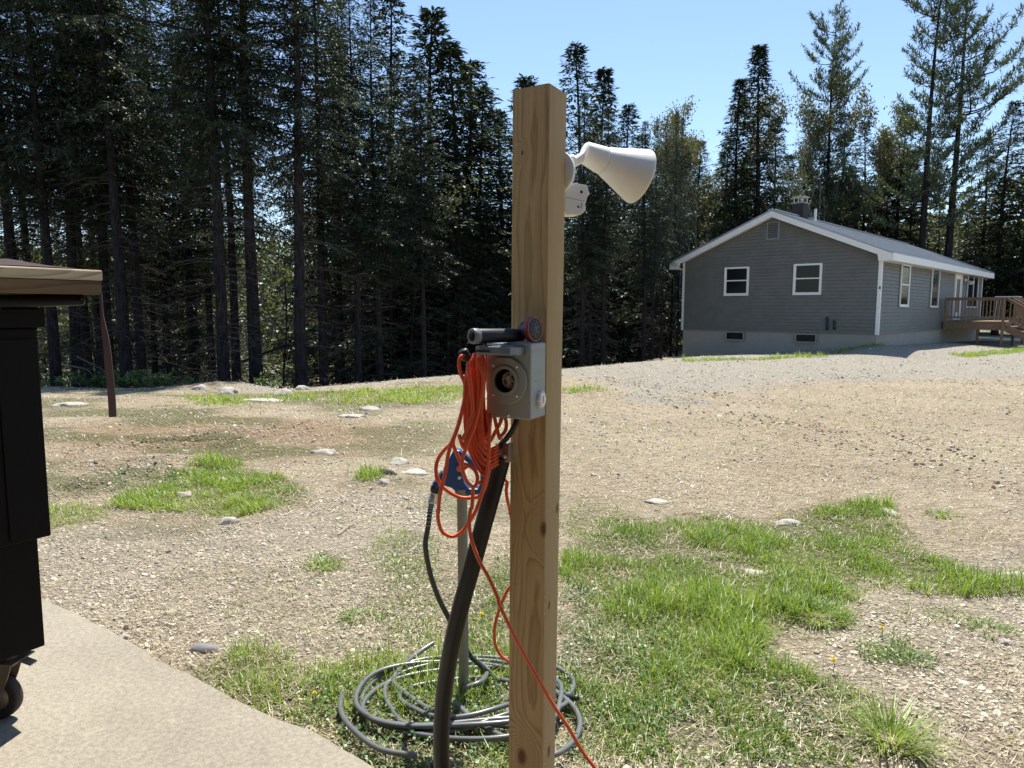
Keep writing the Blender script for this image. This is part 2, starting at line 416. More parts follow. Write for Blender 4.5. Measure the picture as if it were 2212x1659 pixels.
def spaced(near0, near1, step, far, g):
    a = list(np.arange(near0, near1, step)); s = step; v = a[-1]
    while v < far: s *= g; v += s; a.append(v)
    return a
ys = sorted(spaced(-3, 14, .06, 420, 1.035) + [-400, -150, -50, -20, -10, -6, -4.5])
xr = spaced(0, 7, .07, 420, 1.05)
xs = [-v for v in xr[:0:-1]] + xr
xs = np.array(xs); ys = np.array(ys)
GX, GY = np.meshgrid(xs, ys); gx = GX.ravel(); gy = GY.ravel(); gz = terr(gx, gy)
nx, ny = len(xs), len(ys)
idx = np.arange(nx * ny).reshape(ny, nx)
Fq = np.stack([idx[:-1, :-1], idx[:-1, 1:], idx[1:, 1:], idx[1:, :-1]], -1).reshape(-1, 4)
gme = npmesh('ground', np.stack([gx, gy, gz], 1), Fq, [M['ground']], smooth=True)
# soil zones: gravel drive, orange clay, green ground cover with shade under dense grass painted in
drive = W([(560, 842), (760, 826), (1000, 812), (1250, 812), (1340, 842), (1440, 862), (1560, 842), (1800, 822), (2300, 812), (2900, 800)])
drive = np.vstack([drive, [[60, 40], [30, 60], [4, 30], [-3, 20], [-5.5, 13.4]]])
clay = W([(90, 915), (420, 893), (700, 905), (940, 925), (900, 960), (640, 985), (380, 985), (90, 1010)])
puddle = W([(1330, 852), (1420, 846), (1560, 868), (1480, 876), (1370, 866)])
chips = W([(80, 1135), (500, 1120), (760, 1060), (940, 1060), (920, 1400), (500, 1420), (80, 1330)])
chips2 = W([(1650, 1500), (1900, 1250), (2300, 1150), (2400, 1700), (1100, 1700), (1300, 1600)])
GR = [  # polygon in the picture's own units, blades per m2, blade height, tint, drift of the edge (m)
    (W([(250, 1050), (330, 1022), (420, 1012), (500, 1005), (580, 1020), (655, 1042), (662, 1082), (560, 1092), (520, 1108), (440, 1100), (400, 1090), (240, 1088)]), 3600, .046, .6, .12),
    (W([(100, 1090), (190, 1085), (250, 1100), (200, 1120), (100, 1128)]), 1300, .05, .9, .12),
    (W([(420, 1003), (500, 985), (520, 1003), (450, 1010)]), 2200, .06, .5, .08),
    (W([(600, 852), (760, 840), (1010, 834), (1010, 852), (960, 868), (760, 868), (640, 862)]), 650, .05, .9, .4),
    (W([(410, 858), (560, 858), (540, 872), (420, 870)]), 500, .06, .9, .4),
    (W([(1215, 838), (1270, 838), (1300, 842), (1215, 848)]), 500, .06, .7, .3),
    (W([(1215, 1240), (1240, 1150), (1330, 1105), (1420, 1125), (1520, 1108), (1640, 1125), (1760, 1085), (1890, 1078), (1930, 1130), (1990, 1190), (2170, 1232), (2150, 1262), (2030, 1270), (1900, 1240), (1800, 1285), (1700, 1290), (1650, 1345), (1600, 1420), (1530, 1470), (1215, 1520)]), 5200, .060, .5, .16),
    (W([(1215, 1440), (1560, 1430), (1700, 1450), (1850, 1490), (1930, 1560), (1860, 1640), (1500, 1640), (1215, 1640)]), 6000, .045, .55, .16),
    (W([(990, 1280), (1100, 1180), (1105, 1440), (960, 1420)]), 2400, .06, .5, .1),
    (W([(800, 1180), (860, 1140), (930, 1150), (960, 1300), (930, 1400), (860, 1370), (810, 1260)]), 1300, .05, .6, .12),
    (W([(410, 1450), (470, 1395), (590, 1400), (640, 1470), (760, 1420), (940, 1410), (1110, 1420), (1110, 1700), (830, 1700), (640, 1560), (520, 1510)]), 3200, .048, .6, .1),
    (W([(660, 1215), (690, 1185), (740, 1200), (730, 1222), (690, 1228)]), 1500, .05, .5, .04),
    (W([(740, 1330), (760, 1300), (830, 1290), (820, 1340)]), 1300, .05, .4, .05),
    (W([(765, 1030), (785, 1008), (830, 1010), (825, 1035)]), 1600, .06, .6, .04),
    (W([(1850, 1380), (1930, 1370), (2020, 1400), (2000, 1425), (1880, 1415)]), 2200, .035, .1, .06),
    (W([(1210, 1120), (1280, 1085), (1340, 1100), (1230, 1150)]), 1300, .05, .6, .1),
    (W([(2090, 1330), (2150, 1320), (2150, 1350), (2100, 1350)]), 1000, .04, .4, .08),
    (W([(1950, 1310), (2060, 1300), (2120, 1330), (2000, 1330)]), 900, .04, .5, .1),
    (W([(1480, 776), (1700, 770), (1900, 762), (1900, 766), (1480, 781)]), 260, .09, .7, .2),
    (W([(2050, 768), (2240, 750), (2240, 757), (2080, 772)]), 260, .09, .7, .2),
]
zr = np.maximum(np.maximum(softpoly(gx, gy, drive, 1.3, 40, .7), softpoly(gx, gy, drive, .25, 41, .7) * (gx < 1.5)), softpoly(gx, gy, puddle, .3, 50) * .9)
zr = np.maximum(zr, softpoly(gx, gy, chips, .15, 60, 2) * .35); zr = np.maximum(zr, softpoly(gx, gy, chips2, .15, 60, 2) * .25)
zg = softpoly(gx, gy, clay, .9, 70) * (.25 + .75 * fbm(gx * 1.5, gy * 3, 72))
zb = np.zeros_like(gx)
for P, dn, hh_, ti, f in GR: zb = np.maximum(zb, softpoly(gx, gy, P, f + .03, 80) * min(1, dn / 2500 + .2) * .7)
zb = np.maximum(zb, (.35 + .35 * sstep(1, -3, gx)) * sstep(.45, .66, fbm(gx * .9, gy * 1.6, 31)) * (gy > 4) * (zr < .4) * sstep(2.0, -1.0, gx))
under_ = sstep(1.2, 4, gy - np.interp(gx / np.maximum(gy, 2), CU, CYc)) * (gx / np.maximum(gy, 2) < .3)
zr = zr * (1 - under_)
ca = gme.color_attributes.new('zones', 'FLOAT_COLOR', 'POINT')
ca.data.foreach_set('color', np.stack([zr, zg, np.clip(zb, 0, 1), np.ones_like(gx)], 1).astype(np.float32).ravel())
link_mesh('ground', gme, kind='structure')

# concrete slab underfoot, ragged far edge
edge = [(-4.6, 4.72)]
for i in range(61):
    a = i / 60; p = np.array([-4.2, 4.46]) * (1 - a) + np.array([-.30, 1.92]) * a
    dv = (fbm(a * 40, 3.3, 5, 3) - .5) * .045 + (vnoise(a * 9, 1.1, 8) - .5) * .03 + .02 * math.sin(a * 5) + .045
    edge.append((p[0] + .543 * dv, p[1] + .84 * dv))
poly = edge + [(-.2, 1.7), (-.28, .8), (-.3, -6.9), (-4.6, -6.9)]
mb = MB(); n = len(poly)
inner = []
cx, cy = -2.4, 0.8
for (x, y) in poly: dx, dy = cx - x, cy - y; L = math.hypot(dx, dy); inner.append((x + dx / L * .012, y + dy / L * .012))
vs = [(x, y, -.10) for x, y in poly] + [(x, y, -.010) for x, y in poly] + [(x, y, 0) for x, y in inner]
fs = [tuple(range(2 * n, 3 * n))]
for i in range(n):
    j = (i + 1) % n; fs += [(j, i, n + i, n + j), (n + j, n + i, 2 * n + i, 2 * n + j)]
mb.add(vs, fs); 
if True:
    o = obj('concrete_slab', mb, M['slab'], loc=(0, 0, 0), kind='structure')
    bm_ = None
SLAB = np.array(poly)

# unseen garage round the camera, added to cut sky fill; open towards the yard
gw = MB(); gw.b2((-4.4, -6.8, 0.001), (-4.25, .2, 2.75)); gw.b2((2.6, -6.8, -.2), (2.75, .2, 2.75)); gw.b2((-4.25, -6.8, 0.001), (2.6, -6.65, 2.75)); obj('unseen_garage_wall', gw, simple('unseen_garage_boards', (.30, .25, .19), .9), kind='structure')
gw = MB(); gw.b2((-4.6, -7.0, 2.751), (2.95, .45, 2.95)); obj('unseen_garage_roof', gw, simple('unseen_garage_ceiling', (.28, .24, .19), .9), kind='structure')
# ------------------------------------------------------------------ loose ground stuff
rng = np.random.default_rng(11)
def scatter(n, ymin, ymax, power=1.6):
    """points in front of the house, denser nearby"""
    k = 1 - power
    q = rng.random(n); y = (ymin ** (k + 1) + q * (ymax ** (k + 1) - ymin ** (k + 1))) ** (1 / (k + 1)) if abs(k + 1) > 1e-3 else ymin * (ymax / ymin) ** q
    x = (rng.random(n) * 2 - 1) * (.85 * y + .4)
    return x, y
def stones(name, x, y, size, mat, flat=.45, **kw):
    n = len(x); k = 6
    a = rng.random((n, 1)) * 6.28 + np.arange(k) * 2 * np.pi / k
    rr = size[:, None] * (.65 + .6 * rng.random((n, k))); st = .6 + .5 * rng.random((n, 1)); ang = rng.random((n, 1)) * 3.14
    lx = rr * np.cos(a) * st; ly = rr * np.sin(a)
    X = x[:, None] + lx * np.cos(ang) - ly * np.sin(ang); Y = y[:, None] + lx * np.sin(ang) + ly * np.cos(ang)
    z0 = terr(x, y); hh = size * flat * (.6 + .8 * rng.random(n))
    tilt = rng.normal(0, .18, (n, 2))
    ring = np.stack([X, Y, np.repeat((z0 - .2 * hh)[:, None], k, 1)], -1)
    X2 = x[:, None] + (X - x[:, None]) * .68; Y2 = y[:, None] + (Y - y[:, None]) * .68
    top = np.stack([X2, Y2, (z0 + hh)[:, None] + (X2 - x[:, None]) * tilt[:, :1] + (Y2 - y[:, None]) * tilt[:, 1:] + rng.normal(0, .08, (n, k)) * hh[:, None]], -1)
    V = np.concatenate([ring, top], 1)
    b = np.arange(n)[:, None, None] * 2 * k
    j = np.arange(k); jn = (j + 1) % k
    side = np.stack([j, jn, jn + k, j + k], -1)[None]
    cap = np.array([[k, k + 1, k + 2, k + 3], [k, k + 3, k + 4, k + 5]])[None]
    Fc = np.concatenate([b + side, b + cap], 1).reshape(-1, 4)
    ti = np.repeat(rng.random(n), k + 2)
    return link_mesh(name, npmesh(name, V.reshape(-1, 3), Fc, [mat], ti), **kw)
def offslab(x, y): return ~inpoly(x, y, SLAB)
x, y = scatter(150000, 1.7, 16, 1.9)
w = .16 + .9 * softpoly(x, y, chips, .15, 60, 2) + .55 * softpoly(x, y, chips2, .2, 61, 2)
cl = fbm(x * 1.6, y * 1.6, 77, 3); w = w * (.35 + 1.5 * sstep(.42, .6, cl))
k_ = (rng.random(len(x)) < w) & offslab(x, y); x, y = x[k_], y[k_]
size = np.clip(rng.lognormal(-4.85, .42, len(x)), .003, .028) * np.clip(y / 5, .8, 1.5)
stones('gravel', x, y, size, M['stone'], .4, label='pale stone chips and gravel lying loose over the yard', cat='gravel', kind='stuff')
x, y = scatter(9000, 9, 27, 1.2); k_ = rng.random(len(x)) < (.25 + .9 * softpoly(x, y, drive, .5, 40, .5)); x, y = x[k_], y[k_]
stones('drive_gravel', x, y, np.clip(rng.lognormal(-3.9, .4, len(x)), .01, .05), M['stone'], .35, label='coarse grey gravel along the far driveway', cat='gravel', kind='stuff')

xx, yy_ = [], []  # dark lumps strewn along the ruts in place of their shadow lines
for a, b, w_, dep in RUT:
    L = math.hypot(b[0] - a[0], b[1] - a[1]); m = int(L * 60); q = rng.random(m); xx.append(a[0] + (b[0] - a[0]) * q + rng.normal(0, w_ * 2.2, m)); yy_.append(a[1] + (b[1] - a[1]) * q + rng.normal(0, w_ * 2.2, m))
x = np.concatenate(xx); y = np.concatenate(yy_); t = NT('rut_shade_lump'); t.base(t.mix(t.attr('tint'), (.15, .11, .07), (.42, .33, .22)), .95); M['rut_shade'] = t.mat
stones('rut_shade_lumps', x, y, np.clip(rng.lognormal(-4.5, .5, len(x)), .005, .03), M['rut_shade'], .55, label='small brown lumps standing in for the shade along the tyre ruts', cat='rut shade lumps', kind='stuff')
def strips(x, y, z, L, wd, az, el, bend, tint):
    """blades: two quads narrowing to a tip"""
    n = len(x); dx, dy = np.cos(az), np.sin(az); px_, py_ = -dy, dx
    if np.isscalar(el): el = np.full(n, el)
    V = []
    for t, wf in ((0, 1), (.5, .8), (1, .12)):
        e = el - bend * t
        hx = L * t * np.cos(e); hz = L * t * np.sin(e)
        cx_, cy_, cz_ = x + dx * hx, y + dy * hx, z + hz
        V += [np.stack([cx_ - px_ * wd * wf / 2, cy_ - py_ * wd * wf / 2, cz_], -1), np.stack([cx_ + px_ * wd * wf / 2, cy_ + py_ * wd * wf / 2, cz_], -1)]
    V = np.stack(V, 1); b = np.arange(n)[:, None, None] * 6
    Fc = (b + np.array([[0, 1, 3, 2], [2, 3, 5, 4]])[None]).reshape(-1, 4)
    return V.reshape(-1, 3), Fc, np.repeat(tint, 2)
# dead straw and needles
x, y = scatter(140000, 1.7, 22, 1.9); w = .2 + .7 * sstep(.45, .6, fbm(x * 1.2, y * 1.2, 55, 3)); k_ = (rng.random(len(x)) < w) & offslab(x, y); x, y = x[k_], y[k_]; n = len(x)
V, Fc, ti = strips(x, y, terr(x, y) + .004 + .014 * rng.random(n), .02 + .06 * rng.random(n) ** 2 * np.clip(y / 4, 1, 2), .0024 * np.clip(y / 3, 1, 4.5), rng.random(n) * 6.28, rng.normal(.08, .18, n), rng.normal(0, .2, n), rng.random(n))
link_mesh('dead_straw', npmesh('dead_straw', V, Fc, [M['straw']], ti), label='dry straw and needles strewn over the bare ground', cat='straw', kind='stuff')
# grass patches
STR = []
VV = []; FF = []; TT = []; base_i = 0
def addblades(V, Fc, ti):
    global base_i
    VV.append(V); FF.append(Fc + base_i); TT.append(ti); base_i += len(V)
for gi, (P, dn, hgt, tint0, f) in enumerate(GR):
    x0, y0 = P.min(0) - f; x1, y1 = P.max(0) + f; A = (x1 - x0) * (y1 - y0)
    n = int(A * dn * 1.9)
    x = x0 + rng.random(n) * (x1 - x0); y = y0 + rng.random(n) * (y1 - y0)
    dens = softpoly(x, y, P, f, 80 + gi, 1.6 / max(f, .06) * .12)
    cl = fbm(x * 5, y * 5, 200 + gi, 3); cl2 = fbm(x * 1.3, y * 1.3, 300 + gi, 2)
    w = dens * (.35 + 1.4 * sstep(.30, .52, cl)) * (.6 + .9 * sstep(.3, .55, cl2))
    k_ = (rng.random(n) < w) & offslab(x, y); x, y, cl, cl2 = x[k_], y[k_], cl[k_], cl2[k_]; n = len(x)
    L = hgt * (.5 + 1.0 * rng.random(n)) * (.55 + .9 * sstep(.4, .7, cl)) * (.7 + .6 * sstep(.4, .6, cl2))
    wd = (.0032 + .0022 * rng.random(n)) * np.clip(y / 4.2, 1, 3.2)
    ti = np.clip(tint0 + rng.normal(0, .28, n) + (cl2 - .5), 0, 1)
    addblades(*strips(x, y, terr(x, y) - .004, L, wd, rng.random(n) * 6.28, rng.normal(1.2, .25, n), np.abs(rng.normal(.35, .35, n)), ti))
    n2 = n // 5; j = rng.integers(0, n, n2)
    STR.append(strips(x[j] + rng.normal(0, .01, n2), y[j] + rng.normal(0, .01, n2), terr(x[j], y[j]) + .01 * rng.random(n2), .03 + .05 * rng.random(n2), .003 * np.clip(y[j] / 4, 1, 3), rng.random(n2) * 6.28, rng.normal(.35, .35, n2), rng.normal(.3, .3, n2), rng.random(n2)))
k_ = np.cumsum([0] + [len(q[0]) for q in STR]); link_mesh('thatch', npmesh('thatch', np.concatenate([q[0] for q in STR]), np.concatenate([q[1] + k_[i] for i, q in enumerate(STR)]), [M['straw']], np.concatenate([q[2] for q in STR])), label='dry dead blades mixed through the grass patches', cat='straw', kind='stuff')
# stray blades between the patches
x, y = scatter(16000, 2, 12, 1.6); k_ = (rng.random(len(x)) < sstep(.5, .62, fbm(x * 2, y * 2, 91, 3))) & offslab(x, y); x, y = x[k_], y[k_]; n = len(x)
addblades(*strips(x, y, terr(x, y), .02 + .035 * rng.random(n), .004 * np.clip(y / 4, 1, 2.5), rng.random(n) * 6.28, rng.normal(.9, .3, n), rng.normal(.3, .3, n), rng.random(n)))
link_mesh('grass', npmesh('grass', np.concatenate(VV), np.concatenate(FF), [M['grass']], np.concatenate(TT)), label='short spring grass growing in ragged patches on bare soil', cat='grass', kind='stuff')
# broad small leaves: clover and low weeds
def leaves(x, y, z, s, tint, up=.35):
    n = len(x); az = rng.random(n) * 6.28; el = rng.normal(.2, up, n)
    d = np.stack([np.cos(az) * np.cos(el), np.sin(az) * np.cos(el), np.sin(el)], -1); p = np.stack([-np.sin(az), np.cos(az), rng.normal(0, .3, n)], -1)
    c = np.stack([x, y, z], -1); s = s[:, None]
    V = np.stack([c, c + d * s * .5 + p * s * .36, c + d * s, c + d * s * .5 - p * s * .36], 1)
    return V.reshape(-1, 3), np.arange(n * 4).reshape(-1, 4), tint
VV = []; FF = []; TT = []; base_i = 0
CL = [(W([(650, 1500), (760, 1430), (1000, 1450), (1110, 1480), (1110, 1720), (820, 1720)]), 5200, .014), (W([(1215, 1560), (1215, 1480), (1215, 1250), (1500, 1300), (1660, 1380), (1900, 1540), (1750, 1640), (1215, 1640)]), 4200, .013),
      (W([(1840, 1375), (1930, 1365), (2030, 1400), (2000, 1430), (1860, 1420)]), 3800, .014), (W([(820, 1180), (960, 1150), (1090, 1180), (1090, 1420), (840, 1380)]), 1000, .014),
      (W([(250, 1025), (380, 1012), (400, 1045), (260, 1055)]), 2000, .022), (W([(1560, 1330), (1680, 1300), (1760, 1400), (1640, 1440)]), 1500, .013)]
for gi, (P, dn, s) in enumerate(CL):
    x0, y0 = P.min(0) - .1; x1, y1 = P.max(0) + .1; n = int((x1 - x0) * (y1 - y0) * dn)
    x = x0 + rng.random(n) * (x1 - x0); y = y0 + rng.random(n) * (y1 - y0); cl = fbm(x * 6, y * 6, 400 + gi, 3)
    k_ = (rng.random(n) < softpoly(x, y, P, .08, 90 + gi, 2) * sstep(.35, .6, cl)) & offslab(x, y); x, y, cl = x[k_], y[k_], cl[k_]; n = len(x)
    addblades(*leaves(x, y, terr(x, y) + .005 + .035 * rng.random(n) * (.4 + cl), s * (.6 + .8 * rng.random(n)), np.clip(rng.normal(.5, .3, n), 0, 1)))
link_mesh('clover', npmesh('clover', np.concatenate(VV), np.concatenate(FF), [M['clover']], np.concatenate(TT)), label='low clover and small round weed leaves among the grass', cat='clover', kind='stuff')

# countable plants, flowers and rocks
def tuft(px, py, nb, hgt, spread, label, tint=.6, wd=.005, lean=1.15):
    g = gnd(px, py); n = nb; rr = spread * np.sqrt(rng.random(n)); a = rng.random(n) * 6.28
    x = g[0] + rr * np.cos(a); y = g[1] + rr * np.sin(a); z = terr(x, y) - .005
    V, Fc, ti = strips(x, y, z, hgt * (.5 + .6 * rng.random(n)), wd, a + rng.normal(0, .5, n), lean - rr / spread * .45 + rng.normal(0, .1, n), rng.random(n) * .6, np.clip(tint + rng.normal(0, .25, n), 0, 1))
    b = np.array([g[0], g[1], tz(g[0], g[1])])
    link_mesh('grass_tuft', npmesh('grass_tuft', V - b, Fc, [M['grass']], ti), loc=b, label=label, cat='grass tuft', group='grass tufts standing apart from the lawn')
tuft(1765, 1315, 420, .12, .12, 'thick bright grass tuft on bare soil right of the lawn, its own shadow in front', .7)
tuft(1925, 1585, 160, .19, .07, 'tall thin grass tuft with long stems at the lower right', .6, .0045)
tuft(2140, 1345, 120, .06, .10, 'small low grass tuft at the right edge beside a white stone', .4)
tuft(2035, 1105, 70, .08, .09, 'isolated small grass tuft on the tan dirt behind the lawn', .4, .007)
tuft(795, 1030, 160, .08, .09, 'small yellow-green tuft beside the three split rocks', .8, .006)
tuft(700, 1215, 160, .07, .08, 'small dark-based tuft on the pale chips left of the hydrant', .6)
tuft(775, 1320, 90, .08, .06, 'spiky small tuft on the gravel left of the black hose', .3, .007, .8)
for (px, py, lb, s, hh_) in ((1800, 1440, 'bright dandelion on the right beside the sparse grass', .017, .07), (1905, 1364, 'dandelion above the dark clover mat at the right', .015, .06), (1682, 1118, 'dandelion by the flat pale stone behind the lawn', .02, .07),
                         (680, 1506, 'orange flower beside the concrete slab left of the hose coil', .012, .05), (1040, 1332, 'small dandelion in the grass just left of the post', .013, .05), (372, 1012, 'dandelion beside the leafy left grass patch', .02, .06)):
    g = gnd(px, py); z = tz(g[0], g[1]); mb = MB(); hh_ *= .7; s *= .8
    for k in range(22):
        a = k * 2.4; rr = s * (.35 + .65 * (k % 3) / 2)
        mb.bar((g[0], g[1], z + hh_), (g[0] + math.cos(a) * rr, g[1] + math.sin(a) * rr, z + hh_ + .004 + .006 * (2 - k % 3) / 2), .0035, .0012)
    fl = thing('dandelion', (g[0], g[1], z), lb, 'dandelion', 'dandelions in the yard')
    obj('flower_head', mb, M['yellow'], fl); mb = MB(); mb.tube([(g[0], g[1], z - .01), (g[0] + .004, g[1], z + hh_ * .6), (g[0], g[1], z + hh_)], .0016, 5); obj('stem', mb, M['grass'], fl)
def rock(px, py, w_, d_, h_, label, mat='rock', rot=0, seed=0, cat='rock'):
    g = gnd(px, py); z = tz(g[0], g[1]); import bmesh
    bm = bmesh.new(); bmesh.ops.create_icosphere(bm, subdivisions=3, radius=1)
    for v in bm.verts:
        c = v.co.copy(); k = .6 + .8 * float(fbm(c.x * 2.1 + seed * 3.1 + 9, c.y * 2.1 + c.z * 1.9 + seed, 5, 4))
        v.co = Vector((c.x * k * w_ / 2, c.y * k * d_ / 2, max(c.z, -.3) * k * h_)); 
    me = bpy.data.meshes.new('rock'); bm.to_mesh(me); bm.free(); me.materials.append(M[mat]); me.polygons.foreach_set('use_smooth', [True] * len(me.polygons))
    o = bpy.data.objects.new('rock', me); col.objects.link(o); o.location = (g[0], g[1], z - .25 * h_); o.rotation_euler = (0, 0, rot)
    setprops(o, label, cat, 'loose rocks in the yard')
rock(398, 1060, .14, .09, .045, 'smooth pale rock lying in the left grass patch', seed=1, rot=.3)
rock(480, 1032, .13, .1, .06, 'bluish white rock at the back of the left grass patch', seed=2)
rock(492, 1120, .13, .1, .05, 'rough whitish rock at the front edge of the left grass patch', seed=3)
rock(446, 1389, .135, .07, .035, 'long flat dark grey rock near the slab edge', 'greyrock', .05, 4)
rock(862, 996, .2, .16, .07, 'rounded whitish rock, farthest of the group by the small tuft', seed=5)
rock(893, 1018, .26, .2, .035, 'flat pale slab of rock beside the rounded whitish one', seed=6)
rock(838, 1022, .22, .08, .06, 'dark-edged split rock beside the small yellow-green tuft', 'darkrock', -.5, 7)
rock(830, 1042, .11, .08, .05, 'pale wedge of rock just in front of the dark split rock', seed=8)
rock(700, 972, .26, .16, .05, 'low pale rock alone on the bare dirt, mid left', seed=9)
rock(800, 884, .3, .22, .07, 'angular white rock on the dirt just left of the orange cord, larger one', seed=10)
rock(757, 898, .36, .18, .035, 'thin flat white rock left of the angular one', seed=11)
rock(1420, 1079, .19, .12, .025, 'flat white stone on bare ground behind the lawn, right of the post', seed=12)
rock(1700, 1122, .18, .12, .03, 'flat pale stone showing at the back of the lawn', seed=13)
rock(2172, 1373, .05, .045, .025, 'small white stone at the far right edge in dark soil', seed=14)
rock(2195, 1228, .2, .06, .02, 'thin whitish stone at the right border of the photo', seed=15)
rock(1630, 1226, .12, .10, .015, 'pale stone surrounded by lawn in its middle', seed=16)
rock(1922, 1100, .12, .2, .03, 'pale stones heap at the lawn back right corner', seed=17)
rock(492, 845, .36, .28, .13, 'round pale rock on the brow, leftmost of the row', seed=18)
rock(432, 838, .26, .22, .1, 'small pale rock on the brow beside the leafy weeds', seed=19)
rock(614, 852, .34, .26, .14, 'darker lumpy rock on the brow in front of the trunks', seed=20)
rock(652, 836, .24, .2, .12, 'pale pointed rock on the brow below the big trunk', seed=21)
rock(560, 862, .8, .3, .04, 'long thin pale ledge of rock on the left ground', seed=22)
rock(150, 873, .5, .3, .05, 'flat pale stone left of the hanging strap', seed=23)
rock(270, 1365, .06, .035, .018, 'small white stone touching the edge of the slab', seed=24)
rock(1735, 1504, .03, .025, .015, 'small dark pebble in the brown gravel at lower right', 'darkrock', 0, 25)
rock(2088, 1552, .03, .026, .018, 'dark round pebble alone in the gravel at lower right', 'darkrock', 0, 26)
rock(2062, 1562, .035, .028, .012, 'white pebble next to the dark round pebble', seed=27)
rock(340, 1355, .012, .05, .008, 'narrow pale stick of stone near the slab edge', seed=28, rot=.2)
# fallen sticks
def stick(pts, r, label):
    mb = MB(); q = []
    for px, py, z in pts: g = gnd(px, py); q.append((g[0], g[1], tz(g[0], g[1]) + z))
    q = spline(q, 5); mb.tube(q, [r * (1 - .5 * i / len(q)) for i in range(len(q))], 6); obj('fallen_stick', mb, M['straw2'], label=label, cat='stick', group='dry sticks on the ground')
t = NT('dry_stick'); t.base((.42, .36, .26), .9); M['straw2'] = t.mat
stick([(730, 1148, .01), (760, 1130, .02), (785, 1118, .02)], .005, 'thin pale stick on bare ground left of the hydrant')
stick([(170, 1632, .003), (230, 1618, .012), (268, 1610, .003)], .0016, 'dark pine needle pair lying on the concrete slab')
# ------------------------------------------------------------------ house
HM = Matrix.Translation((HO[0], HO[1], 0)) @ Matrix.Rotation(-HY, 4, 'Z')     # local x along the gable (0 at near corner, -6.9 far), y along the long wall
HW, HL, Z0, ZE, ZR = 6.9, 15.97, .63, 3.13, 4.56
house = thing('house', (HO[0], HO[1], .2), 'grey single storey house with white trim, metal roof and block foundation', 'house')
def hb(): return MB(HM)
lap = .115; mb = hb()
nlap = int((ZR - Z0) / lap) + 1
for i in range(nlap):                                    # clapboards on the gable, each leaning out at its foot
    za, zb_ = Z0 + i * lap, min(Z0 + (i + 1) * lap, ZR)
    def half(z): return HW / 2 if z <= ZE else HW / 2 * (ZR - z) / (ZR - ZE)
    a, b = half(za), half(zb_)
    c = -HW / 2
    mb.add([(c - a, -.030, za), (c + a, -.030, za), (c + b, -.004, zb_), (c - b, -.004, zb_), (c - a, -.002, za), (c + a, -.002, za)], [(0, 1, 2, 3), (5, 4, 0, 1)][:1] + [(4, 5, 1, 0)])
for i in range(int((ZE - Z0) / lap) + 1):
    za, zb_ = Z0 + i * lap, min(Z0 + (i + 1) * lap, ZE)
    if zb_ - za < .01: continue
    mb.add([(.030, 0, za), (.030, HL, za), (.004, HL, zb_), (.004, 0, zb_), (.002, 0, za), (.002, HL, za)], [(0, 1, 2, 3), (4, 5, 1, 0)])
mb.add([(-HW, 0, Z0), (0, 0, Z0), (0, HL, Z0), (-HW, HL, Z0), (-HW, 0, ZE), (0, 0, ZE), (0, HL, ZE), (-HW, HL, ZE), (-HW / 2, 0, ZR), (-HW / 2, HL, ZR)],
       [(0, 1, 5, 8, 4), (1, 2, 6, 5), (2, 3, 7, 9, 6), (3, 0, 4, 7)])
wall = obj('wall', mb, M['siding'], house)
mb = hb(); mb.b2((-HW + .03, .03, -1.2), (-.03, HL - .03, Z0)); obj('foundation', mb, M['concrete_wall'], house)
# roof: two slabs with standing seams, white fascia and soffit
OV = .42; RO_ = .33; sl = (ZR - ZE) / (HW / 2); top = .20
mb = hb()
def rz(x): return ZR - abs(x + HW / 2) * sl
for s in (-1, 1):
    xe = -HW / 2 + s * (HW / 2 + OV); xm = -HW / 2
    for (x, y) in [(0, 0)]:
        v = [(xm, -RO_, rz(xm) + top), (xe, -RO_, rz(xe) + top), (xe, HL + RO_, rz(xe) + top), (xm, HL + RO_, rz(xm) + top)]
        v2 = [(p[0], p[1], p[2] - .03) for p in v]
        f = [(0, 1, 2, 3), (7, 6, 5, 4), (0, 4, 5, 1), (1, 5, 6, 2), (2, 6, 7, 3)]
        if s < 0: f = [tuple(reversed(q)) for q in f]
        mb.add(v + v2, f)
    yy = -RO_ + .02
    while yy < HL + RO_:
        a = Vector((xm + s * .02, yy, rz(xm + s * .02) + top + .015)); b = Vector((xe, yy, rz(xe) + top + .015))
        mb.bar(a, b, .03, .035); yy += .235
mb.bar((-HW / 2, -RO_ - .01, ZR + top + .015), (-HW / 2, HL + RO_ + .01, ZR + top + .015), .26, .03)
roof = obj('roof', mb, M['metalroof'], house)
mb = hb()
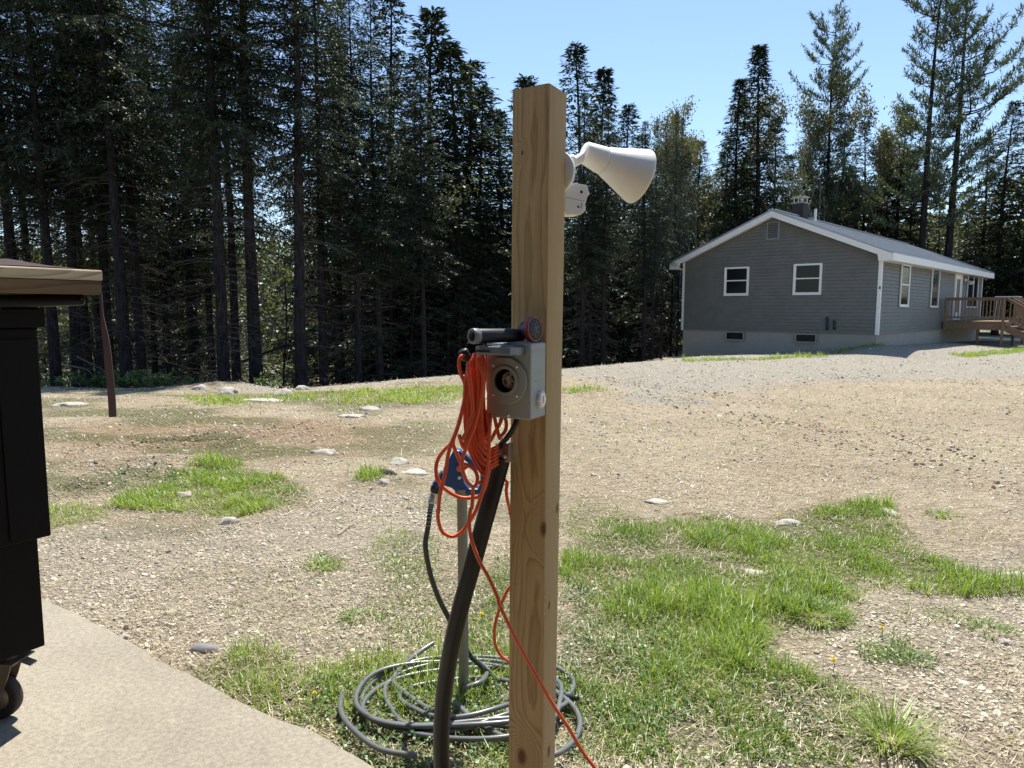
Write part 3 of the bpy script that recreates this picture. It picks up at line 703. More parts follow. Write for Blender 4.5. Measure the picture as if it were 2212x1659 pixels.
for s in (-1, 1):
    xe = -HW / 2 + s * (HW / 2 + OV); xm = -HW / 2; zt = top - .032
    mb.b2((min(xe, xe - s * .03), -RO_, rz(xe) + zt - .22), (max(xe, xe - s * .03), HL + RO_, rz(xe) + zt))       # eave board
    for y0 in (-RO_, HL + RO_ - .03):                                                                              # rake board
        v = [(xm, y0, rz(xm) + zt), (xe - s * .03, y0, rz(xe) + zt), (xe - s * .03, y0, rz(xe) + zt - .19), (xm, y0, rz(xm) + zt - .19)]
        v2 = [(p[0], y0 + .03, p[2]) for p in v]
        f = [(0, 1, 2, 3), (7, 6, 5, 4), (0, 4, 5, 1), (1, 5, 6, 2), (2, 6, 7, 3)]
        if s > 0: f = [tuple(reversed(q)) for q in f]
        mb.add(v + v2, f)
    zs = rz(xe) + zt - .215                                                                                        # level eave soffit
    xw = -HW / 2 + s * HW / 2
    mb.b2((min(xw, xe - s * .03), -RO_ + .03, zs), (max(xw, xe - s * .03), HL + RO_ - .03, zs + .02))
    mb.add([(xw, -RO_ + .004, zs), (xe - s * .03, -RO_ + .004, zs), (xe - s * .03, -RO_ + .004, rz(xe) + zt - .1), (xw - s * .05, -RO_ + .004, rz(xw) + zt - .1)], [(0, 1, 2, 3)] if s > 0 else [(3, 2, 1, 0)])
    v = [(xm, -RO_ + .03, rz(xm) + zt - .16), (xw, -RO_ + .03, rz(xw) + zt - .16), (xw, -.03, rz(xw) + zt - .16), (xm, -.03, rz(xm) + zt - .16)]
    mb.add(v + [(p[0], p[1], p[2] + .02) for p in v], [(0, 1, 2, 3), (7, 6, 5, 4)])
obj('fascia', mb, M['trim'], roof)
for (cx, cy, lab) in ((0, 0, 1), (-HW, 0, 1), (0, HL, 1)):
    mb = hb(); s = 1 if cx == 0 else -1
    if cy == 0:
        mb.b2((min(cx, cx - s * .09) + (.024 if s > 0 else -.024), -.032, Z0 - .02), (max(cx, cx - s * .09) + (.024 if s > 0 else -.024), -.006, ZE + .02))
        if s > 0: mb.b2((.003, -.006, Z0 - .02), (.03, .09, ZE + .02))
    else: mb.b2((0.006, cy - .1, Z0 - .02), (.03, cy + .02, ZE))
    obj('corner_trim', mb, M['trim'], house)
def window(x0, x1, z0, z1, side, sash=True, name='window', frame='trim', fw=.06, mull=None):
    """side g: gable plane (x along gable), side s: long wall (x is y)"""
    def B(mb, a, b, za, zb_, d0, d1):
        d0 += .028; d1 += .028
        if side == 'g': mb.b2((a, -d1, za), (b, -d0, zb_))
        else: mb.b2((d0, a, za), (d1, b, zb_))
    fr = hb()
    B(fr, x0, x1, z1 - fw, z1, .005, .045); B(fr, x0, x1, z0, z0 + fw, .005, .05); B(fr, x0, x0 + fw, z0 + fw, z1 - fw, .005, .045); B(fr, x1 - fw, x1, z0 + fw, z1 - fw, .005, .045)
    w_ = obj(name, fr, M[frame], house)
    if sash:
        sh = hb(); zm = (z0 + z1) / 2 + .03
        B(sh, x0 + fw, x1 - fw, zm - .02, zm + .02, .006, .036); B(sh, x0 + fw, x1 - fw, z0 + fw, z0 + fw + .03, .006, .032)
        for xx in (x0 + fw, x1 - fw - .025): B(sh, xx, xx + .025, z0 + fw + .03, z1 - fw, .006, .03)
        obj('sash', sh, M['trim'], w_)
    if mull is not None:
        sh = hb(); B(sh, mull - .03, mull + .03, z0 + fw, z1 - fw, .006, .04); obj('mullion', sh, M['trim'], w_)
    g = hb(); B(g, x0 + fw, x1 - fw, z0 + fw, z1 - fw, .003, .02); obj('pane', g, M['glass'], w_)
    return w_
window(-5.21, -4.28, 1.89, 2.91, 'g'); window(-2.71, -1.77, 1.89, 2.93, 'g')
window(2.06, 3.14, 1.5, 2.94, 's'); window(6.18, 7.34, 1.5, 2.97, 's', False)
window(12.5, 14.82, 1.51, 3.03, 's', False, mull=13.8)
window(-5.09, -4.38, .29, .61, 'g', False, 'basement_window', 'concrete_wall', .04); window(-2.56, -1.84, .29, .6, 'g', False, 'basement_window', 'concrete_wall', .04)
mb = hb(); mb.b2((.005, 10.08, .98), (.07, 10.2, 3.02)); mb.b2((.005, 11.2, .98), (.07, 11.36, 3.02)); mb.b2((.005, 10.2, 2.9), (.07, 11.2, 3.02)); d_ = obj('door', mb, M['trim'], house)
mb = hb(); mb.b2((.006, 10.2, .98), (.035, 11.2, 2.9)); obj('door_leaf', mb, simple('dark_door', (.06, .06, .065), .4), d_)
mb = hb(); mb.b2((.04, 10.22, 1.0), (.06, 10.34, 2.88)); mb.b2((.04, 11.04, 1.0), (.06, 11.16, 2.88)); mb.b2((.04, 10.34, 2.7), (.06, 11.04, 2.88)); mb.b2((.04, 10.34, 1.0), (.06, 11.04, 1.3)); obj('storm_door', mb, M['trim'], d_)
# gable vent, chimney, pipes
mb = hb(); mb.b2((-3.71, -.045, 3.80), (-3.26, -.005, 4.40)); v_ = obj('gable_vent', mb, simple('grey_vent', (.2, .22, .24), .6), house)
mb = hb()
for i in range(9): mb.add([(-3.66, -.05, 3.85 + i * .058), (-3.31, -.05, 3.85 + i * .058), (-3.31, -.075, 3.885 + i * .058), (-3.66, -.075, 3.885 + i * .058)], [(0, 1, 2, 3), (3, 2, 1, 0)])
obj('louvre', mb, simple('louvre_grey', (.12, .135, .15), .6), v_)
mb = hb(); mb.b2((-3.62, 1.85, 4.4), (-3.22, 2.35, 5.22)); ch = obj('chimney', mb, M['brick'], roof, bevel=.01)
mb = hb()
for i in range(5): mb.b2((-3.63, 1.84, 4.62 + i * .12), (-3.21, 2.36, 4.630 + i * .12))
obj('course', mb, M['brick'], ch)
mb = hb(); mb.b2((-3.66, 1.81, 5.22), (-3.18, 2.39, 5.25)); obj('crown', mb, M['concrete_wall'], ch)
mb = hb(); mb.b2((-3.64, 1.84, 5.45), (-3.2, 2.36, 5.47))
for xx in (-3.58, -3.26):
    for yy in (1.9, 2.3): mb.b2((xx - .012, yy - .012, 5.25), (xx + .012, yy + .012, 5.45))
obj('cap', mb, M['silver'], ch)
mb = hb(); mb.tube([(-3.2, 3.0, 4.5), (-3.2, 3.0, 5.12)], .05, 10); obj('vent_pipe', mb, M['trim'], roof)
for (x, z0, z1) in ((-1.52, .72, 1.13), (-1.29, .74, 1.03)):
    mb = hb(); mb.tube([(x, -.03, z0 + .05), (x, -.09, z0 + .05), (x, -.1, z0 + .08), (x, -.1, z1 - .04), (x, -.1, z1), (x, -.18, z1)], .036, 8); obj('exhaust_pipe', mb, M['darkvent'], house)
mb = hb(); mb.b2((-.012, -.06, 2.05), (.03, -.03, 2.13)); obj('wall_hook', mb, M['darkvent'], house)
wl = thing('wall_lamp', tuple(HM @ Vector((.02, 12.1, 2.6))), 'white twin spotlight on the grey wall between door and window', 'wall lamp')
mb = hb(); mb.lathe((.02, 12.1, 2.7), (1, 0, 0), [(0, .07), (.05, .07), (.06, .02)], 16); obj('mount', mb, M['whiteplast'], wl)
for s in (-1, 1):
    mb = hb(); mb.lathe((.08, 12.1, 2.7), (.8, s * .7, -.5), [(0, .025), (.1, .03), (.28, .08), (.3, .078)], 16); obj('lamp_head', mb, M['whiteplast'], wl)
# ------------------------------------------------------------------ deck with stairs
DX, DY0, DY1, DZ, DR = 2.1, 8.4, 15.2, .97, 1.86
dk = thing('deck', tuple(HM @ Vector((1, 10, .1))), 'brown wooden deck with railing and steps along the side of the grey house', 'deck')
mb = hb()
y = DY0
while y < DY1: mb.b2((.05, y, DZ - .04), (DX, y + .13, DZ)); y += .14
obj('floor_boards', mb, M['deck'], dk)
mb = hb(); mb.b2((.05, DY0 - .045, DZ - .33), (DX, DY0 - .005, DZ - .042)); mb.b2((DX + .004, DY0, DZ - .33), (DX + .045, DY1, DZ - .042)); mb.b2((.05, DY1, DZ - .33), (DX, DY1 + .04, DZ - .042)); obj('rim_joist', mb, M['deck'], dk)
for (x, y, zb_, zt) in ((.12, DY0 - .09, DZ - .33, DR), (DX - .04, DY0 - .09, -.3, DR), (DX + .09, 9.9, -.3, DR), (DX + .09, 12.4, -.3, DR), (DX - .04, DY1, -.3, DR), (1.2, DY0 + .3, -.3, DZ - .34)):
    mb = hb(); mb.b2((x - .045, y - .045, zb_), (x + .045, y + .045, zt)); obj('post', mb, M['deck'], dk, bevel=.006)
def rail(a, b, n):
    mb = hb(); a = Vector(a); b = Vector(b); mb.bar(a + Vector((0, 0, .02)), b + Vector((0, 0, .02)), .13, .035); mb.bar(a - Vector((0, 0, .04)), b - Vector((0, 0, .04)), .035, .08); mb.bar(a - Vector((0, 0, .74)), b - Vector((0, 0, .74)), .035, .08)
    obj('rail', mb, M['deck'], dk)
    for i in range(1, n):
        p = a + (b - a) * i / n; mb = hb(); mb.bar(p - Vector((0, 0, .8)), p, .036, .036, up=(0, 1, 0)); obj('baluster', mb, M['deck'], dk)
rail((.1, DY0 - .09, DR), (DX, DY0 - .09, DR), 17)
rail((DX + .09, 9.95, DR), (DX + .09, DY1, DR), 30)
S0, S1 = 8.45, 9.75; ns = 5; rise = (DZ - .05) / ns
for i in range(ns):
    mb = hb(); x0 = DX + .05 + i * .28; zt = DZ - (i + 1) * rise + .0
    mb.b2((x0, S0 + .02, zt - .04), (x0 + .3, S1 - .02, zt)); obj('step', mb, M['deck'], dk)
for yy in (S0, S1):
    mb = hb(); mb.bar((DX + .05, yy, DZ - .25), (DX + .1 + ns * .28, yy, -.02), .04, .26); obj('stringer', mb, M['deck'], dk)
    rail((DX + .02, yy, DR), (DX + .02 + ns * .28, yy, DR - ns * rise), 11)
    mb = hb(); x = DX + .02 + ns * .28; mb.b2((x - .045, yy - .045, -.2), (x + .045, yy + .045, DR - ns * rise + .03)); obj('post', mb, M['deck'], dk, bevel=.006)
tb = thing('patio_table', tuple(HM @ Vector((1.5, 13, DZ))), 'small white framed glass table on the deck', 'table')
mb = hb()
for a, b in (((1.1, 12.6), (1.9, 12.6)), ((1.9, 12.6), (1.9, 13.6)), ((1.9, 13.6), (1.1, 13.6)), ((1.1, 13.6), (1.1, 12.6))): mb.bar((*a, 1.98), (*b, 1.98), .04, .04)
obj('frame', mb, M['trim'], tb); mb = hb(); mb.b2((1.12, 12.62, 1.97), (1.88, 13.58, 1.978)); obj('table_top', mb, M['glass'], tb)
for a in ((1.12, 12.62), (1.88, 12.62), (1.12, 13.58), (1.88, 13.58)): mb = hb(); mb.tube([(a[0], a[1], DZ), (a[0] * .9 + .15, a[1] * .9 + 1.31, 1.96)], .016, 6); obj('leg', mb, M['trim'], tb)

# ------------------------------------------------------------------ trees
class TB:
    def __init__(s): s.V = []; s.F = []; s.T = []; s.n = 0; s.wood = MB()
    def quads(s, C, D, P, L, Wd, ti):
        """leaf shaped quads: centre base C, direction D, side P"""
        L = L[:, None]; Wd = Wd[:, None]
        V = np.stack([C, C + D * L * .45 + P * Wd * .5, C + D * L, C + D * L * .45 - P * Wd * .5], 1).reshape(-1, 3)
        n = len(C); s.V.append(V); s.F.append(np.arange(n * 4).reshape(-1, 4) + s.n); s.n += n * 4; s.T.append(ti)
    def meshes(s, nm, leafm, barkm):
        b = s.wood; me = bpy.data.meshes.new('trunk'); me.from_pydata(b.v, [], b.f); me.polygons.foreach_set('use_smooth', b.sm); me.polygons.foreach_set('material_index', b.m); me.materials.append(barkm); me.materials.append(M['twig']); me.update()
        return me, npmesh('crown', np.concatenate(s.V), np.concatenate(s.F), [leafm], np.concatenate(s.T))
def unit(v): return v / np.maximum(np.linalg.norm(v, axis=-1, keepdims=True), 1e-9)
def branch_leaves(tb, g, pts, L, up, dens, leafL, leafW, tw=.32, hang=.15, bare=.12, tint=.4, tuft=False):
    """pts: polyline of a limb; sprays of needle clumps both sides"""
    pts = np.array(pts); k = len(pts) - 1
    nt_ = max(8, int(L * dens)); t = np.sort(bare + (1 - bare) * g.random(nt_)); i = np.minimum((t * k).astype(int), k - 1); f = (t * k - i)[:, None]
    p = pts[i] * (1 - f) + pts[i + 1] * f; d = unit(pts[i + 1] - pts[i])
    side = np.stack([-d[:, 1], d[:, 0], np.zeros(nt_)], -1); side = unit(side) * np.where(g.random(nt_) < .5, 1, -1)[:, None]
    tl = (tw * L * (1 - t) * .9 + .12 + .1 * L ** .5 * .5) * (.5 + .8 * g.random(nt_))
    td = unit(d * .75 + side * .8 + np.stack([0 * t, 0 * t, -hang + g.normal(0, .12, nt_) + up], -1))
    per = np.maximum(3, (tl / (leafL * .38)).astype(int)); rep = np.repeat(np.arange(nt_), per); s_ = g.random(len(rep))
    C = p[rep] + td[rep] * (s_ * tl[rep])[:, None] + g.normal(0, .02, (len(rep), 3))
    C[:, 2] -= (s_ ** 2) * tl[rep] * hang
    m = len(rep)
    if tuft: D = unit(td[rep] * .6 + g.normal(0, .7, (m, 3)) + np.array([0, 0, .45]))
    else: D = unit(td[rep] + g.normal(0, .45, (m, 3)) * np.array([1, 1, .6]) + np.array([0, 0, -hang * .6]))
    P = unit(np.cross(D, unit(np.array([0, 0, 1.0]) + g.normal(0, .5, (m, 3)))))
    tb.quads(C, D, P, leafL * (.6 + .8 * g.random(m)), leafW * (.6 + .8 * g.random(m)), np.clip(tint + g.normal(0, .18, m) + .25 * (t[rep] - .5), 0, 1))
    return p, td, tl
def conifer(seed, Ht, cb, Rmax, nb, dens=11, leafL=.15, leafW=.045, shape=.75, droop=.3, e0=.15, dead=30, r0=.17, kind='hemlock', lean=(0, 0), fade=0):
    g = np.random.default_rng(seed); rr = random.Random(seed); tb = TB()
    def trunk(z):
        q = z / Ht; return np.array([lean[0] * z + .12 * math.sin(q * 5 + seed) * q, lean[1] * z + .1 * math.cos(q * 4 + seed * 2) * q, z])
    zs = [Ht * i / 14 for i in range(15)]
    tb.wood.tube([trunk(z) - np.array([0, 0, .6 if z == 0 else 0]) for z in zs], [max(r0 * (1 - .93 * (z / Ht) ** .9) * (1.25 if z == 0 else 1), .008) for z in zs], 9, 0, False)
    zc = Ht * cb
    for i in range(nb):
        q = (i + g.random()) / nb; z = zc + (Ht - zc) * (1 - (1 - q) ** 1.3); rel = (z - zc) / (Ht - zc)
        if kind == 'pine': z = zc + (Ht - zc) * (round(q * 13) / 13) + g.normal(0, .2); z = min(z, Ht - .1); rel = (z - zc) / (Ht - zc)
        az = i * 2.4 + g.normal(0, .5)
        prof = (1 - rel) ** shape * (min(1, .45 + rel * 3.2)) if kind != 'pine' else ((1 - rel) ** .42 * (.72 + .28 * math.sin(rel * 7 + seed)))
        L = max(.10 + .26 * min(1, (1 - rel) * 5), Rmax * prof * (.5 + .75 * g.random()) * (.75 + .5 * float(vnoise(np.array([z * .55]), np.array([seed * 1.7 + az * .3]), 4)[0])))
        e = e0 + (.75 * rel ** 2 if kind != 'pine' else .25 + .55 * rel)
        h = np.array([math.cos(az), math.sin(az), 0]); p0 = trunk(z); pts = []
        for j in range(6):
            t_ = j / 5
            if kind == 'pine': zz = L * (math.sin(e) * t_ * .5 + .28 * t_ ** 2.2 - .12 * math.sin(t_ * 3.1))
            else: zz = L * (math.sin(e) * t_ - droop * t_ ** 1.8)
            pts.append(p0 + h * L * t_ * math.cos(e * .7) + np.array([0, 0, zz]) + np.array([-h[1], h[0], 0]) * L * .1 * math.sin(t_ * 3 + i))
        tb.wood.tube(pts, [max(.035 * L / 2.5 * (1 - .85 * j / 5), .004) for j in range(6)], 4, 0, False)
        if kind == 'pine': branch_leaves(tb, g, pts, L, .25, dens, leafL, leafW, .35, -.05, .38, .45, True)
        else: branch_leaves(tb, g, pts, L, 0, dens, leafL, leafW, .34, droop * .8, .06, .35)
    m = 26; q = g.random(m); C = np.array([trunk(Ht * (.88 + .12 * a)) for a in q]); D = unit(g.normal(0, .5, (m, 3)) + np.array([0, 0, .9])); tb.quads(C, D, unit(np.cross(D, g.normal(0, 1, (m, 3)))), np.full(m, leafL * 1.2), np.full(m, leafW), np.full(m, .5))
    for i in range(dead):                                    # bare dead limbs below the crown
        z = .8 + (zc * 1.15 - .8) * g.random() if zc > 1.5 else z * 0 + .5
        az = g.random() * 6.28; L = (.5 + 1.5 * g.random()) * min(1, Rmax / 2); p0 = trunk(z); pts = []
        h = np.array([math.cos(az), math.sin(az), 0])
        for j in range(4): t_ = j / 3; pts.append(p0 + h * L * t_ + np.array([0, 0, L * (.12 * t_ - .35 * t_ ** 2)]))
        tb.wood.tube(pts, [.013, .009, .006, .003], 3, 1, False)
        for k in range(4):
            t_ = .35 + .6 * g.random(); q_ = p0 + h * L * t_ + np.array([0, 0, L * (.12 * t_ - .35 * t_ ** 2)]); d2 = unit(h + g.normal(0, .7, 3) * np.array([1, 1, .6])) * L * .35
            tb.wood.tube([q_, q_ + d2], [.005, .002], 3, 1, False)
    return tb
def broadleaf(seed, Ht, spread, leafn, leafL, leafW, r0=.1, lo=.35, tint=.6, fork=3, bare_frac=0):
    g = np.random.default_rng(seed); tb = TB(); tips = []
    def grow(p, d, L, r, lev):
        pts = [p]; dd = d.copy(); k = 4
        for j in range(k):
            dd = unit(dd + g.normal(0, .10, 3) + np.array([0, 0, .07])); pts.append(pts[-1] + dd * L / k)
        tb.wood.tube(pts, [r * (1 - .45 * j / k) for j in range(k + 1)], 6 if lev < 2 else 3, 0, False)
        if lev >= 2: tips.extend([(q, lev) for q in pts[1:]])
        if lev < 4:
            nf = fork if lev else fork + 2
            for j in range(nf):
                t_ = g.uniform(.45, 1) if lev else g.uniform(lo, 1); i_ = min(int(t_ * k), k - 1); q = pts[i_] + (pts[i_ + 1] - pts[i_]) * (t_ * k - i_)
                nd = unit(dd + g.normal(0, 1, 3) * spread * np.array([1, 1, .5])); grow(q, nd, L * g.uniform(.42, .62), r * .5, lev + 1)
    grow(np.array([0, 0, -.5]), np.array([0.03, 0, 1.0]), Ht * .72, r0, 0)
    T = np.array([q for q, _ in tips]); n = leafn; i = g.integers(0, len(T), n)
    C = T[i] + g.normal(0, .22, (n, 3)); D = unit(g.normal(0, 1, (n, 3))); P = unit(np.cross(D, g.normal(0, 1, (n, 3))))
    tb.quads(C, D, P, leafL * (.5 + .9 * g.random(n)), leafW * (.5 + .9 * g.random(n)), np.clip(tint + g.normal(0, .25, n), 0, 1))
    return tb
PROTO = {}
def proto(k, tb, leafm='needle', barkm='bark'): PROTO[k] = tb.meshes(k, M[leafm], M[barkm])
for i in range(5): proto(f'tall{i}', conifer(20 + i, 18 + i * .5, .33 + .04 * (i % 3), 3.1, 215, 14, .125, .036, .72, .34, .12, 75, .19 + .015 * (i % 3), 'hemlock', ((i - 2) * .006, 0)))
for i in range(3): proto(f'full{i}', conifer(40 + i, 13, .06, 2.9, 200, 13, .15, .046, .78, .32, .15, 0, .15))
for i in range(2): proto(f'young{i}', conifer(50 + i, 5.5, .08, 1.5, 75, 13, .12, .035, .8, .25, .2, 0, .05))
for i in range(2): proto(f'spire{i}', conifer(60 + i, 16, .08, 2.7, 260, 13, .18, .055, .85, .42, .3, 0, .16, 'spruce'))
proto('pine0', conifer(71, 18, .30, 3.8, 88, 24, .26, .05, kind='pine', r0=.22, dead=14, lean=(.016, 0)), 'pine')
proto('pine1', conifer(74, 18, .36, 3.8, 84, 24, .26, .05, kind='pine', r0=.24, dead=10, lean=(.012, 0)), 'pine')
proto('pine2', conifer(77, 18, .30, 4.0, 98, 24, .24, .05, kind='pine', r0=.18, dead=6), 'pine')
for i in range(3): proto(f'broad{i}', broadleaf(80 + i, 11, .62, 17000, .15, .09), 'budleaf', 'palebark')
proto('birch0', broadleaf(91, 15, .42, 1600, .13, .08, .12, .5, fork=2), 'budleaf', 'palebark')
for i in range(2): proto(f'slim{i}', broadleaf(95 + i, 9, .5, 1500, .12, .07, .045, .3, fork=2), 'under', 'bark')
ntree = 0
def tree(k, px, Y, Ht=None, label='', cat='tree', group=None, rot=None, name='conifer_tree', top=None, wide=1.0, tilt=None):
    global ntree
    r = ray(px, 700); X = r[0] / r[1] * Y; z = tz(X, Y)
    h0 = max(v.co.z for v in PROTO[k][0].vertices)
    if top is not None: Ht = at(px, top, Y)[2] - z
    s = Ht / h0
    o = thing(name, (X, Y, z - .1), label, cat, group); o.scale = (s * wide, s * wide, s); o.rotation_euler = (tilt[0] if tilt else 0, tilt[1] if tilt else 0, rnd.uniform(0, 6.28) if rot is None else rot)
    for nm, me in (('trunk', PROTO[k][0]), ('crown', PROTO[k][1])):
        c = bpy.data.objects.new(nm, me); col.objects.link(c); c.parent = o
    ntree += 1; return o
def ordn(i): return ['first', 'second', 'third', 'fourth', 'fifth', 'sixth', 'seventh', 'eighth', 'ninth', 'tenth', 'eleventh', 'twelfth', 'thirteenth', 'fourteenth', 'fifteenth', 'sixteenth', 'seventeenth', 'eighteenth', 'nineteenth', 'twentieth', 'twenty-first', 'twenty-second', 'twenty-third', 'twenty-fourth', 'twenty-fifth'][i]
FR = [(-190, 20.5, 0, 14), (-60, 19.5, 1, 15), (35, 21, 2, 14.5), (114, 19.5, 3, 14), (160, 21.5, 4, 14.5), (184, 23.5, 1, 14), (231, 22, 2, 14), (267, 19.0, 4, 14.5), (303, 21.5, 0, 14), (358, 26, 3, 14), (412, 27, 1, 13.5),
      (479, 18.2, 3, 14.5), (506, 22.5, 0, 13.5), (549, 19.2, 2, 14.5), (646, 18.6, 4, 14), (697, 21.5, 1, 12.5), (772, 21, 3, 13), (820, 21.8, 0, 12.8), (897, 25.5, 2, 12), (915, 22.5, 4, 11), (967, 25, 1, 9.6), (992, 24.5, 3, 8.6), (1046, 25.5, 0, 7.8), (1083, 27, 2, 7.3)]
for i, (px, Y, k, Ht) in enumerate(FR):
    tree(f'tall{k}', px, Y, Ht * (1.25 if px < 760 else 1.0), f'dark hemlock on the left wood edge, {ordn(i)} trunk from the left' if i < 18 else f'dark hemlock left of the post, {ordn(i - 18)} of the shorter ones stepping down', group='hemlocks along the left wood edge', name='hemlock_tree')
for i, (px, Y, t_) in enumerate([(60, 33, 300), (300, 34, 200), (420, 31, 120), (730, 32, 60), (850, 29, -60), (940, 27, 20), (984, 26.5, 94), (1008, 29, 130), (1036, 27.5, 186), (1080, 28.5, 232), (1137, 31, 168)]):
    tree(f'full{i % 3}', px, Y, top=t_, wide=1.7 if px > 900 else 1.1, label=f'dense dark conifer behind the left row, {ordn(i)} counting from the left', group='dense conifers behind the left row')
for i, (px, Y, Ht) in enumerate([(420, 25, 4.8), (372, 24, 4.2), (720, 25, 4.4), (250, 26, 4.6), (640, 27, 3.6), (860, 27, 4.5), (1010, 26, 4.2), (1070, 29, 6), (560, 30, 4), (150, 27, 4.6), (800, 31, 5.2), (950, 30, 4.8), (90, 29, 6), (300, 30, 6.5), (380, 31, 6), (500, 30, 5.5), (660, 32, 5), (740, 31, 6.5), (830, 32, 7), (900, 31, 7), (30, 30, 6), (450, 28, 5), (780, 27, 5), (200, 31, 6.5), (1030, 31, 6), (960, 33, 7.5)]):
    tree(f'young{i % 2}', px, Y, Ht, 'young hemlock with low boughs between the dark trunks', group='young hemlocks under the left wood', name='young_hemlock')
for i, (px, Y, Ht) in enumerate([(605, 24, 8), (742, 23, 8.5), (882, 24, 8), (340, 24, 7), (933, 27, 7), (590, 29, 5.5), (848, 24.5, 7.5), (1130, 27, 6), (450, 31, 7), (210, 25, 7)]):
    tree(f'slim{i % 2}', px, Y, Ht, 'thin bare leaning sapling among the thick dark trunks', group='saplings under the left wood', name='sapling')
for i, (px, Y, k, Ht) in enumerate([(-130, 26, 3, 17), (70, 27, 1, 17), (212, 28, 4, 17), (330, 29, 3, 16), (455, 28, 1, 17), (735, 27, 3, 16), (860, 28, 1, 14)]):
    tree(f'tall{k}', px, Y, Ht * 1.05, 'dark hemlock in the second row of the left wood', group='second row of hemlocks in the left wood', name='hemlock_tree')
# between the post and the house, and behind it
for i, (px, Y, t_, k, w) in enumerate([(1245, 30, 90, 'full0', 1.35), (1292, 32, 145, 'spire1', 1.6), (1345, 31, 225, 'full1', 1.45), (1384, 34, 285, 'full2', 1.35), (1205, 32, 250, 'full1', 1.0), (1444, 42, 244, 'spire0', .9), (1582, 38, 168, 'spire1', 1.4), (1625, 37, 92, 'spire0', 1.55), (1547, 45, 330, 'full2', 1.0)]):
    tree(k, px, Y, top=t_, wide=w, label=['tallest dark hemlock just right of the post', 'dark spire behind the white floodlight', 'dark hemlock above the bell shaped lamp', 'drooping hemlock right of the lamp shade', 'dark conifer half hidden behind the post', 'small conifer top beside the yellow-green tree', 'shorter spire left of the tall blue-black spire', 'tall blue-black spire standing left above the roof peak', 'dark conifer between the lamp and the roof peak'][i])
for i, (px, Y, k, Ht) in enumerate([(1258, 23.5, 1, 9.4), (1275, 25, 3, 9), (1304, 24, 2, 9), (1392, 25, 0, 8.5), (1410, 26, 4, 8.8), (1429, 27, 2, 9), (1450, 30.5, 1, 10.5), (1464, 33, 3, 11)]):
    tree(f'tall{k}', px, Y, Ht, f'straight dark trunk between the post and the house, {ordn(i)} from the post', group='trunks between post and house', name='hemlock_tree', wide=.95 if i < 4 else .55)
for px, Y, Ht in ((1340, 29, 4), (1240, 28, 4.5), (1420, 31, 4.5), (1370, 33, 6), (1290, 34, 7), (1480, 36, 7)):
    tree('young0' if px % 20 else 'young1', px, Y, Ht, 'young hemlock thicket plant between the post and the house', group='young hemlocks by the house', name='young_hemlock')
for (px, Y, t_, k, lb, tl) in ((1457, 39, 262, 'broad0', 'yellow-green budding tree right of the lamp shade', None), (1510, 40, 222, 'broad1', 'larger pale green budding tree with grey forked trunk', None), (1700, 45, 150, 'broad2', 'reddish budding tree between the spire and the broad pine', None),
                        (1870, 46, 232, 'broad1', 'rounded olive budding tree left of the twin pines', None), (1780, 40, 262, 'birch0', 'pale bare birch rising behind the roof, with one long right limb', None), (1712, 40.5, 250, 'birch0', 'leaning pale birch left of the chimney', None),
                        (1900, 47, 305, 'broad0', 'olive tree crown low behind the metal roof', None)):
    tree(k, px, Y, top=t_, label=lb, name='birch_tree' if 'birch' in k else 'budding_tree', rot=1.3 if 'birch' in k else None, wide=.75)
for (px, Y, t_, k, lb) in ((1775, 43, 8, 'pine2', 'broad pine with upswept limbs, alone above the chimney'), (1978, 39, -110, 'pine0', 'tall bare-stemmed pine, left of the twin pines at the right'), (2036, 40, -100, 'pine1', 'tall bare-stemmed pine, right of the twin pines'), ):
    tree(k, px, Y, top=t_, label=lb, name='pine_tree', rot=0.2)
for i, (px, Y, t_, k) in enumerate([(1925, 44, 225, 'full1'), (1660, 45, 250, 'full0'), (1735, 46, 235, 'full1'), (1800, 45, 240, 'full2'), (1850, 46, 260, 'full0'), (1770, 43, 330, 'full1'), (1690, 43, 330, 'full2'), (1560, 44, 290, 'full1'), (1500, 45, 300, 'full0'), (1440, 44, 310, 'full2'), (1900, 43, 330, 'full0'), (1400, 42, 330, 'full1'), (1620, 43, 340, 'full2'), (1955, 46, 330, 'full2'), (2015, 45, 430, 'full0'), (2075, 46, 400, 'full1'), (2110, 42, 290, 'full2'), (2150, 40, 215, 'full0'), (2200, 41, 180, 'full1'), (2260, 39, 160, 'full2'), (1500, 47, 340, 'full1'), (1430, 46, 360, 'full0'), (1600, 49, 330, 'full2'), (2330, 41, 130, 'full0')]):
    tree(k, px, Y, top=t_, wide=1.25, label=f'dark conifer in the wood behind the grey house, {ordn(i)} of that stand' if False else 'dark conifer massed with others in the wood behind the grey house', group='dark conifers behind the house')
